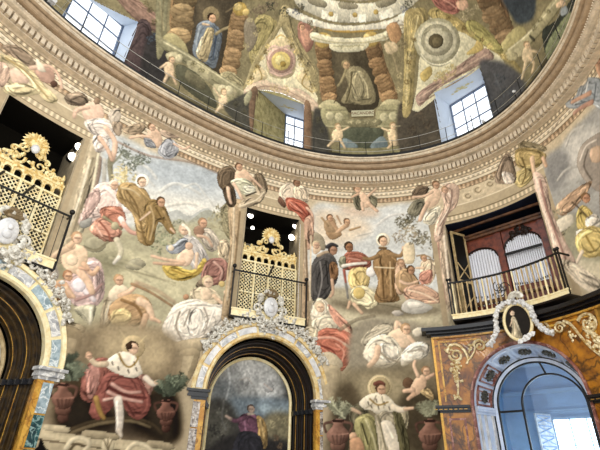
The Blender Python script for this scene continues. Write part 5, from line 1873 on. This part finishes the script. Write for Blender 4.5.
for sx in (-1, 1):
    mb = MB()
    for (e, za, zb) in ((.0, 3.4, 3.48), (.05, 3.48, 3.55), (.08, 3.55, 3.62)):
        f = lambda u, l: (CXP + sx * (cone(u)[0] - l), cone(u)[1])
        A_, B_ = f(0, 0), f(1, 0); C_, D_ = f(1, .05 + e), f(0, .05 + e)
        mb.add([(*p, z) for z in (za, zb) for p in (A_, B_, C_, D_)], [(0, 1, 2, 3), (7, 6, 5, 4), (0, 4, 5, 1), (1, 5, 6, 2), (2, 6, 7, 3), (3, 7, 4, 0)])
    mb.build('inner_impost', blue_st, po)
    mb = MB()
    for (u0, u1) in ((.12, .2), (.42, .5), (.8, .88)):
        A_, B_, C_, D_ = f(u0, 0), f(u1, 0), f(u1, .04), f(u0, .04)
        mb.add([(*p, z) for z in (0, 3.4) for p in (A_, B_, C_, D_)], [(0, 1, 2, 3), (7, 6, 5, 4), (0, 4, 5, 1), (1, 5, 6, 2), (2, 6, 7, 3), (3, 7, 4, 0)])
    mb.build('jamb_moulding', white_st, po)
# gilt scrolls on the spandrels
def scroll(name, paths, leaves, spirals, sub):
    mb = MB()
    for P, r in paths:
        Q = smooth_loop([exy(*p, .30) for p in P], False, 6); carve_tube(mb, [tuple(q) for q in Q], -.30, r, .7)
    for (px, py, rp, a0, tn, r) in spirals:
        x, z = exy(px, py, .30); k = abs(exy(px + rp, py, .30)[0] - x)
        carve_tube(mb, spiral(x, z, k, a0, tn), -.30, r)
    q = random.Random(5)
    for (px, py, n, sp, l) in leaves:
        x, z = exy(px, py, .30)
        for i in range(n): leaf(mb, x + q.gauss(0, sp), z + q.gauss(0, sp), -.29, l * q.uniform(.7, 1.2), q.uniform(0, 6.3), .33)
    return put(mb, name, sub, po)
gsc = mat('scroll_gilding', 'f2e6bf', .4, .2, noise=.4, scale=10, col2='b08c48')
scroll('gilt_scroll', [([(446, 353), (449, 346), (456, 345), (463, 350), (467, 358), (466, 364)], .065), ([(455, 362), (456, 372), (457, 384), (457, 394), (455, 399)], .045), ([(466, 362), (471, 356), (474, 350), (474, 346)], .035)],
       [(454, 368, 22, .08, .16), (448, 349, 7, .05, .13), (457, 398, 8, .05, .13), (458, 380, 8, .07, .14), (470, 348, 7, .05, .13), (487, 341, 4, .03, .1)], [(455, 355, 7, PI, 1.6, .055), (479, 346, 6.5, PI, -1.6, .055)], gsc)
scroll('gilt_scroll', [([(545, 322), (552, 330), (556, 333)], .04), ([(564, 321), (571, 324), (578, 332), (588, 344), (600, 354), (612, 362)], .05)],
       [(589, 326, 18, .09, .17), (594, 338, 18, .08, .18), (574, 335, 8, .06, .13), (544, 327, 6, .04, .12), (600, 345, 14, .1, .18)], [(589, 324, 11, 2.6, -1.5, .05), (560, 328, 6, 0, 1.6, .045)], gsc)

# portrait medallion and its garland
xm, zm = FE.loc(518, 322, -.72)
pm = thing('portrait_medallion', 'dark oval portrait of a pale standing figure over the glass door', 'portrait', FE, zm - .55, None, xm, -.72)
def oval_prof(rx, rz, n=32): return [(rx * math.cos(2 * PI * i / n), .55 + rz * math.sin(2 * PI * i / n)) for i in range(n)]
MB().prism(oval_prof(.40, .56), 0, .12).build('backing', black_m, pm)
mb = MB(); ring = oval_prof(.41, .57); mb.tube([(x, -.02, z) for x, z in ring + ring[:1]], .05, 8); mb.build('oval_frame', gilt_p, pm, True)
pc = Canvas(-.4, .4, -.6, .6, .018, lambda x, y: (FE.loc(x, y, -.74)[0] - xm, FE.loc(x, y, -.74)[1] - zm), '14110f', .028, 31)
pc.run("""
g3 1f1a16 505,300 530,300 530,345 505,345
h2.6 cbb196 3d2a1e 512,313
b b5a68a 511,318 515,317 518,324 521,332 522,338 512,338 512,328
l2 cfc3a8 515,320 519,330
l1.5 c9ad90 512,320 510,326
""")
pc.finish(.1)
X, Z = np.meshgrid(pc.a0 + np.arange(pc.w) * pc.step, pc.b0 + np.arange(pc.h) * pc.step)
kp = ((X[:-1, :-1] + .009) / .39) ** 2 + ((Z[:-1, :-1] + .009) / .55) ** 2 < 1
c = grid_objects(pc, np.stack([X, X * 0 - .012, Z + .55], -1), kp, [('canvas', np.ones_like(kp))], canvas_m)[0]; c.parent = pm
MB().box(-.12, .12, .10, .48, .1, .9).build('bracket', black_m, pm)
gl = thing('stone_garland', 'white carved garland draped round the oval portrait', 'garland', FE, zm - .6, None, xm, -.78)
def gpt(px, py):
    x, z = FE.loc(px, py, -.78); return x - xm, z - zm + .6
for P in ([(514, 301), (505, 303), (499, 308), (496, 318), (497, 330), (493, 340), (489, 346)], [(514, 301), (523, 303), (530, 309), (534, 318), (540, 326), (547, 331), (553, 333)]):
    Q = smooth_loop([gpt(*p) for p in P], False, 5); mb = MB(); q = random.Random(3)
    for i, (x, z) in enumerate(Q):
        for k in range(5): mb.ball((x + q.gauss(0, .03), q.uniform(-.07, .02), z + q.gauss(0, .03)), .055 * q.uniform(.7, 1.2), None, None, 6, 5)
    mb.tube([(x, 0, z) for x, z in Q], .05, 6); mb.build('swag', white_st, gl, True)
mb = MB()
for i in range(16):
    a = PI * i / 15; x, z = gpt(516, 298); leaf(mb, x + .04 * math.cos(a), z + .02 * math.sin(a), -.03, .22, a, .3)
mb.build('crest', silver, gl)
mb = MB()
for px in (524, 528, 531): x, z = gpt(px, 340 - (px - 524) * .5); leaf(mb, x, z, -.05, .2, .6, .4); leaf(mb, x, z, -.05, .2, 3.6, .4)
mb.build('ribbon', white_st, gl)

# ------------------------------------------------------------------ glass door
gd = thing('glass_door', 'arched glass door with black glazing bars inside the ochre portal', 'door', FE, 0, None, CXP, YI)
def gm(cx_, R, w, y0=-.04, y1=.04, name='glazing_bar', m=black_i):
    mb = MB(); arch_path(mb, [(R - w, y1), (R - w, y0), (R, y0), (R, y1)], Z0, 0, cx_, 48); return mb.build(name, m, gd)
gm(0, 1.5, .05, name='outer_frame'); gm(0, 1.45, .10, -.06, .02, 'frame_lining', blue_st); gm(0, 1.35, .05, -.05, .03, 'inner_frame')
gm(.36, .95, .055)
MB().tube([(.34, 0, Z0 + .94), (.22, 0, Z0 + 1.32)], .035, 4).build('glazing_bar', black_i, gd)
for a, b in ((-1.33, -.57), (1.29, 1.33)): MB().box(a, b, -.04, .04, Z0 - .12, Z0 - .06).build('glazing_bar', black_i, gd)
gp = thin_glass('door_glass', (.78, .89, .96), .08)
mb = MB(); n = 40; P = [(-1.45, 0, 0)] + [(1.45 * math.cos(PI - PI * i / n), 0, Z0 + 1.45 * math.sin(PI - PI * i / n)) for i in range(n + 1)] + [(1.45, 0, 0)]
mb.add(P, [tuple(range(len(P)))]); mb.build('pane', gp, gd)
MB().box(.98, 1.03, -.12, -.04, 1.0, 1.3).build('handle', gold_line, gd)

# the lobby behind the glass
lob_w = mat('lobby_plaster', '9ab6d0', .8, noise=.12, scale=2, spec=.2); lob_c = mat('lobby_ceiling', '9fb9cf', .8, noise=.1, scale=2, spec=.2)
def lobby(mb, name, m, kind=True):
    o = mb.build(name, m); o.location = (*FE.p, 0); o.rotation_euler = (0, 0, FE.rot)
    if kind: struct(o)
    return o
lobby(MB().box(-2.6, 2.8, 4.6, 4.7, 0, 5.7), 'wall_lobby', lob_w); lobby(MB().box(-2.6, 2.8, YI + .06, 4.7, 5.6, 5.7), 'ceiling', lob_c)
lobby(MB().box(-2.7, -2.6, YI + .06, 4.7, 0, 5.7), 'wall_lobby', lob_w); lobby(MB().box(2.8, 2.9, YI + .06, 4.7, 0, 5.7), 'wall_lobby', lob_w)
lobby(MB().arch_plate(-2.7, 2.9, 5.7, 0, CXP, RI, Z0, YI + .04, YI + .08), 'wall_lobby', lob_w)
lobby(MB().box(-2.6, 2.8, .3, 4.7, -.05, .02), 'floor', paving)
lobby(MB().box(-2.6, 2.8, 4.5, 4.6, 4.55, 4.7).box(-2.6, 2.8, 4.54, 4.6, 3.9, 3.96), 'trim_3', lob_c)
# street window of the lobby
yw = 4.55
x0, z1 = FE.loc(553, 420, yw); x1 = 2.5
w4 = thing('window_4', 'bright street window seen through the glass door', None, FE, .9, None, 0, yw); w4['kind'] = 'structure'
day = mat('daylit_glass', 'ffffff', .5, emit='eaf4ff', strength=5.0)
MB().box(x0, x1, .02, .04, 0, z1 - .9).build('pane', day, w4)
mb = MB(); hh = z1 - .9
mb.box(x0 - .08, x0, -.03, .06, 0, hh).box(x0, x1, -.03, .06, hh, hh + .09)
mb.build('window_frame', lob_c, w4)
mullm = mat('window_mullion_blue', 'a8c8e6', .6)
for k in range(1, 6):
    xx = x0 + (x1 - x0) * k / 6; MB().box(xx - .018, xx + .018, -.02, .02, 0, hh).build('mullion', mullm, w4)
for zz_ in (.35, .68): MB().box(x0, x1, -.02, .02, hh * zz_ - .015, hh * zz_ + .015).build('transom', mullm, w4)
# carved white door leaf beside it, ajar
xa, za = FE.loc(534, 413, 3.6); xb, zb = FE.loc(550, 417, 4.3)
dl = thing('door_leaf', 'white carved door leaf standing open behind the glass', 'door', FE, 0, None, xa, 3.6)
ang = math.atan2(.7, xb - xa); Lw = math.hypot(.7, xb - xa); zt = za
mb = MB().box(0, Lw, -.03, .03, 0, zt); rotz = lambda x, y, z: (x * math.cos(ang) - y * math.sin(ang), x * math.sin(ang) + y * math.cos(ang), z)
mb.mapped(rotz).build('leaf', white_st, dl)
mb = MB()
for k in range(9):
    z = zt - .12 - k * .34
    for (A1, B1) in (((.06, z), (Lw - .06, z - .22)), ((.06, z - .22), (Lw - .06, z)), ((.06, z + .04), (Lw - .06, z + .04))):
        mb.tube([(A1[0], -.04, A1[1]), (B1[0], -.04, B1[1])], .018, 5)
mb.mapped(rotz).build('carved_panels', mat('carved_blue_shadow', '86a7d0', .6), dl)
# wall lamp left and a bright shelf
xs, zs = FE.loc(511, 427, 2.4)
ca_ = thing('wall_sconce', 'small white sconce behind the left glazing of the door', 'lamp', FE, zs, None, -2.55, 2.4)
MB().tube([(0, 0, 0), (.35, 0, 0), (.35, 0, .1)], .03, 6).build('arm', white_st, ca_); MB().lathe([(.04, .1), (.07, .14), (.04, .42), (.01, .5)], (.35, 0, 0), 8).build('candle_bulb', white_st, ca_)

# ------------------------------------------------------------------ organ loft
xl, xr = OL - FE.s0, OR_ - FE.s0
mb = MB(); mb.box(xl - .05, xl, 0, .5, 6.3, 10.34).box(xr, xr + .05, 0, .5, 6.3, 10.34); mb.mapped(FE.wrap); lobby(mb, 'wall_right', stone_d)
lobby(MB().box(-2.6, 2.6, 2.4, 2.5, 6.2, 10.8), 'wall_right', navy)
mb = MB(); n = 12; vs = []
for i in range(n + 1):
    x = xl - .3 + (xr - xl + .6) * i / n; a = FE.wrap(x, .05, 10.34); vs += [a, (a[0], 2.5, 10.34), (a[0], a[1], 10.42)]
mb.add(vs, [(3 * i, 3 * i + 3, 3 * i + 4, 3 * i + 1) for i in range(n)] + [(3 * i, 3 * i + 2, 3 * i + 5, 3 * i + 3) for i in range(n)])
lobby(mb, 'ceiling', navy)
lobby(MB().box(-2.0, -1.9, -.2, 2.5, 6.2, 10.4).box(1.9, 2.0, -.2, 2.5, 6.2, 10.4), 'wall_right', navy)
lobby(MB().box(-1.9, 1.9, -.35, 2.4, 6.2, 6.3), 'floor', brown_w)
lobby(MB().box(-1.85, 1.85, .25, .33, 10.18, 10.26), 'trim_4', wood_fr)
og = thing('pipe_organ', 'mahogany pipe organ with two fields of tin pipes in the loft', 'organ', FE, 6.3, None, 0, .8)
HZ = 6.3
PL = (-1.66, -.30, 9.38, 8.88, 7.35, 13); PR = (-.03, 1.27, 9.52, 9.05, 7.5, 17)
MB().box(-1.85, 1.55, .1, .9, 0, 3.55).build('case', red_w, og)
MB().box(-1.9, 1.6, -.16, .9, 3.55, 3.66).box(-1.92, 1.62, -.22, .9, 3.66, 3.74).build('case_cornice', wood_fr, og)
for (a, b) in ((-1.85, -1.68), (-.28, -.05), (1.29, 1.5)): MB().box(a, b, -.08, .12, 0, 3.55).build('post', red_w, og)
for (xa, xb, zt, zs, zb, n) in (PL, PR):
    cxx = (xa + xb) / 2; hw = (xb - xa) / 2
    # arched head: ellipse via strips
    mb = MB(); K = 20; top = 3.55
    vs = []
    for i in range(K + 1):
        x = xa + (xb - xa) * i / K; u = (x - cxx) / hw; z = zs - HZ + (zt - zs) * math.sqrt(max(0, 1 - u * u)) + .04
        vs += [(x, -.02, z), (x, -.02, top), (x, .1, z), (x, .1, top)]
    mb.add(vs, [(4 * i, 4 * i + 4, 4 * i + 5, 4 * i + 1) for i in range(K)] + [(4 * i, 4 * i + 2, 4 * i + 6, 4 * i + 4) for i in range(K)])
    mb.build('pipe_arch', red_w, og)
    mb = MB(); mb.tube([(xa + (xb - xa) * i / K, -.04, zs - HZ + (zt - zs) * math.sqrt(max(0, 1 - ((xa + (xb - xa) * i / K - cxx) / hw) ** 2)) + .04) for i in range(K + 1)], .03, 6); mb.build('arch_moulding', brown_w, og)
    for i in range(n):
        x = xa + (xb - xa) * (i + .5) / n; u = (x - cxx) / hw; z = zs - HZ + (zt - zs) * math.sqrt(max(0, 1 - u * u)) - .02
        r = (xb - xa) / n * .46; zb_ = zb - HZ + .12 * abs(u)
        pp = MB().lathe([(r * .25, zb_ - .25), (r, zb_), (r, z), (r * .9, z + .005)], (x, .02, 0), 10).build('pipe', pipe_m, og, False)
        if i % 1 == 0: MB().box(x - r * .45, x + r * .45, .02 - r * 1.02, .02 - r * .9, zb_ + .06, zb_ + .14).build('mouth', black_i, pp)
mb = MB(); [leaf(mb, rnd.uniform(.3, .9), rnd.uniform(3.2, 3.4), -.06, .2, rnd.uniform(0, 6.3)) for i in range(24)]; mb.build('carved_crest', brown_w, og)
MB().box(PR[0], PR[1], -.16, -.10, 2.50, 2.58).build('cross_bar', black_i, og)
MB().box(-1.7, 1.35, -.06, .1, .9, 1.02).box(-1.7, 1.35, -.10, .1, .0, .1).build('base_moulding', wood_fr, og)
for k in range(6): MB().box(-1.6 + k * .5, -1.2 + k * .5, -.03, .1, .15, .85).build('base_panel', red_w, og)
# console and bench in front of the right field
cs = thing('organ_console', 'red-brown wooden organ console behind the loft balustrade', 'console', FE, 6.3, None, .75, .3)
MB().box(-.55, .55, -.15, .25, 0, .75).build('body', red_w, cs); MB().box(-.6, .6, -.25, .25, .75, .82).build('key_desk', wood_fr, cs)
mb = MB(); [mb.box(-.5 + k * .05, -.455 + k * .05, -.22, -.05, .82, .835) for k in range(20)]; mb.build('keys', white_st, cs)
MB().box(-.5, .5, .1, .16, .82, 1.15).build('music_stand', red_w, cs)
# open shutter at the left jamb
sh = thing('loft_shutter', 'pale wooden shutter folded back at the left side of the organ loft', 'shutter', FE, 6.3, None, xl + .08, .0)
ang = R_(68); rot2 = lambda x, y, z: (x * math.cos(ang) - y * math.sin(ang), x * math.sin(ang) + y * math.cos(ang), z)
H_ = 3.85
MB().box(0, .08, -.03, .03, 0, H_).box(.62, .7, -.03, .03, 0, H_).box(.08, .62, -.03, .03, 0, .1).box(.08, .62, -.03, .03, H_ - .1, H_).box(.08, .62, -.03, .03, 1.7, 1.8).mapped(rot2).build('frame', pale_w, sh)
MB().box(.08, .62, -.008, .008, .1, H_ - .1).mapped(rot2).build('panel', black_i, sh)
MB().tube([(.08, -.03, 1.85), (.62, -.03, 2.5)], .025, 5).tube([(.62, -.03, 1.85), (.08, -.03, 2.5)], .025, 5).tube([(.08, -.03, .6), (.62, -.03, 1.2)], .025, 5).mapped(rot2).build('brace', pale_w, sh)
# balustrade
bl = thing('balcony_balustrade', 'curved balustrade with cream turned balusters and gilt base in front of the organ', 'balustrade', FE, 6.3)
bx0 = exy(447, 288, .45)[0]; bx1 = exy(561, 258, .45)[0]
FZ = 6.3
def bput(mb, name, m, sm=False):
    mb.mapped(FE.wrap); return mb.build(name, m, bl, sm)
mb = MB().box(bx0, bx1, -.48, -.42, 1.38, 1.44, 24); bput(mb, 'handrail', black_i)
mb = MB().box(bx0, bx1, -.50, -.0, .02, .08, 24); bput(mb, 'floor_board', brown_w)
mb = MB().box(bx0, bx1, -.50, -.40, .08, .22, 24).box(bx0 - .02, bx1 + .02, -.52, -.38, .2, .25, 24); bput(mb, 'base_board', gilt_p)
nb = 22
for i in range(nb):
    x = bx0 + .16 + (bx1 - bx0 - .32) * i / (nb - 1)
    mb = MB().lathe([(.036, .25), (.026, .36), (.044, .55), (.024, .8), (.024, 1.1), (.036, 1.25), (.024, 1.38)], (x, -.45, 0), 8); bput(mb, 'baluster', pale_w if i % 6 else gilt_p)
for x in (bx0, bx1):
    for dx in (0, .1 if x == bx0 else -.1):
        mb = MB().box(x + dx - .022, x + dx + .022, -.475, -.43, .08, 1.5).ball((x + dx, -.45, 1.55), .06); bput(mb, 'post', black_i)
    mb = MB().box(x - .02, x + .02, -.45, .0, 1.38, 1.43); bput(mb, 'side_rail', black_i)
mb = MB(); q = random.Random(2)
for i in range(3): carve_tube(mb, spiral(exy(497, 290, .5)[0] + q.gauss(0, .1), .95 + q.gauss(0, .1), .2, i * 2, 1.4), -.47, .018)
bput(mb, 'iron_ornament', black_i)

# ------------------------------------------------------------------ light
w = bpy.data.worlds.new('world'); SC.world = w; w.use_nodes = True
bg = w.node_tree.nodes['Background']; bg.inputs[0].default_value = (.92, .96, 1.0, 1); bg.inputs[1].default_value = WORLD
def lamp(name, kind, loc, energy, color, size=.5, target=None, **kw):
    l = bpy.data.lights.new(name, kind); l.energy = energy; l.color = color
    if kind == 'AREA': l.size = size
    else: l.shadow_soft_size = size
    for k, v in kw.items(): setattr(l, k, v)
    o = bpy.data.objects.new(name, l); COL.objects.link(o); o.location = loc
    if target is not None: o.rotation_euler = (Vector(target) - Vector(loc)).to_track_quat('-Z', 'Y').to_euler()
    return o
lx = FE.world(-.6, 2.4, 1.0); lamp('lobby_fill', 'POINT', lx, 170, (.86, .93, 1.0), .4)  # added fill, low and out of view, standing in for daylight in the lobby
for (x, y, z, e) in FILL_LIGHTS: lamp('nave_fill', 'POINT', (x, y, z), e, (1.0, .9, .74), .6)  # unseen warm fills, added to brighten the painted walls
SC.view_settings.view_transform = 'Standard'; SC.view_settings.look = 'None'; SC.view_settings.gamma = 1; SC.view_settings.use_curve_mapping = False
SC.view_settings.exposure = EXPO
SC.cycles.max_bounces = 6; SC.cycles.use_denoising = True
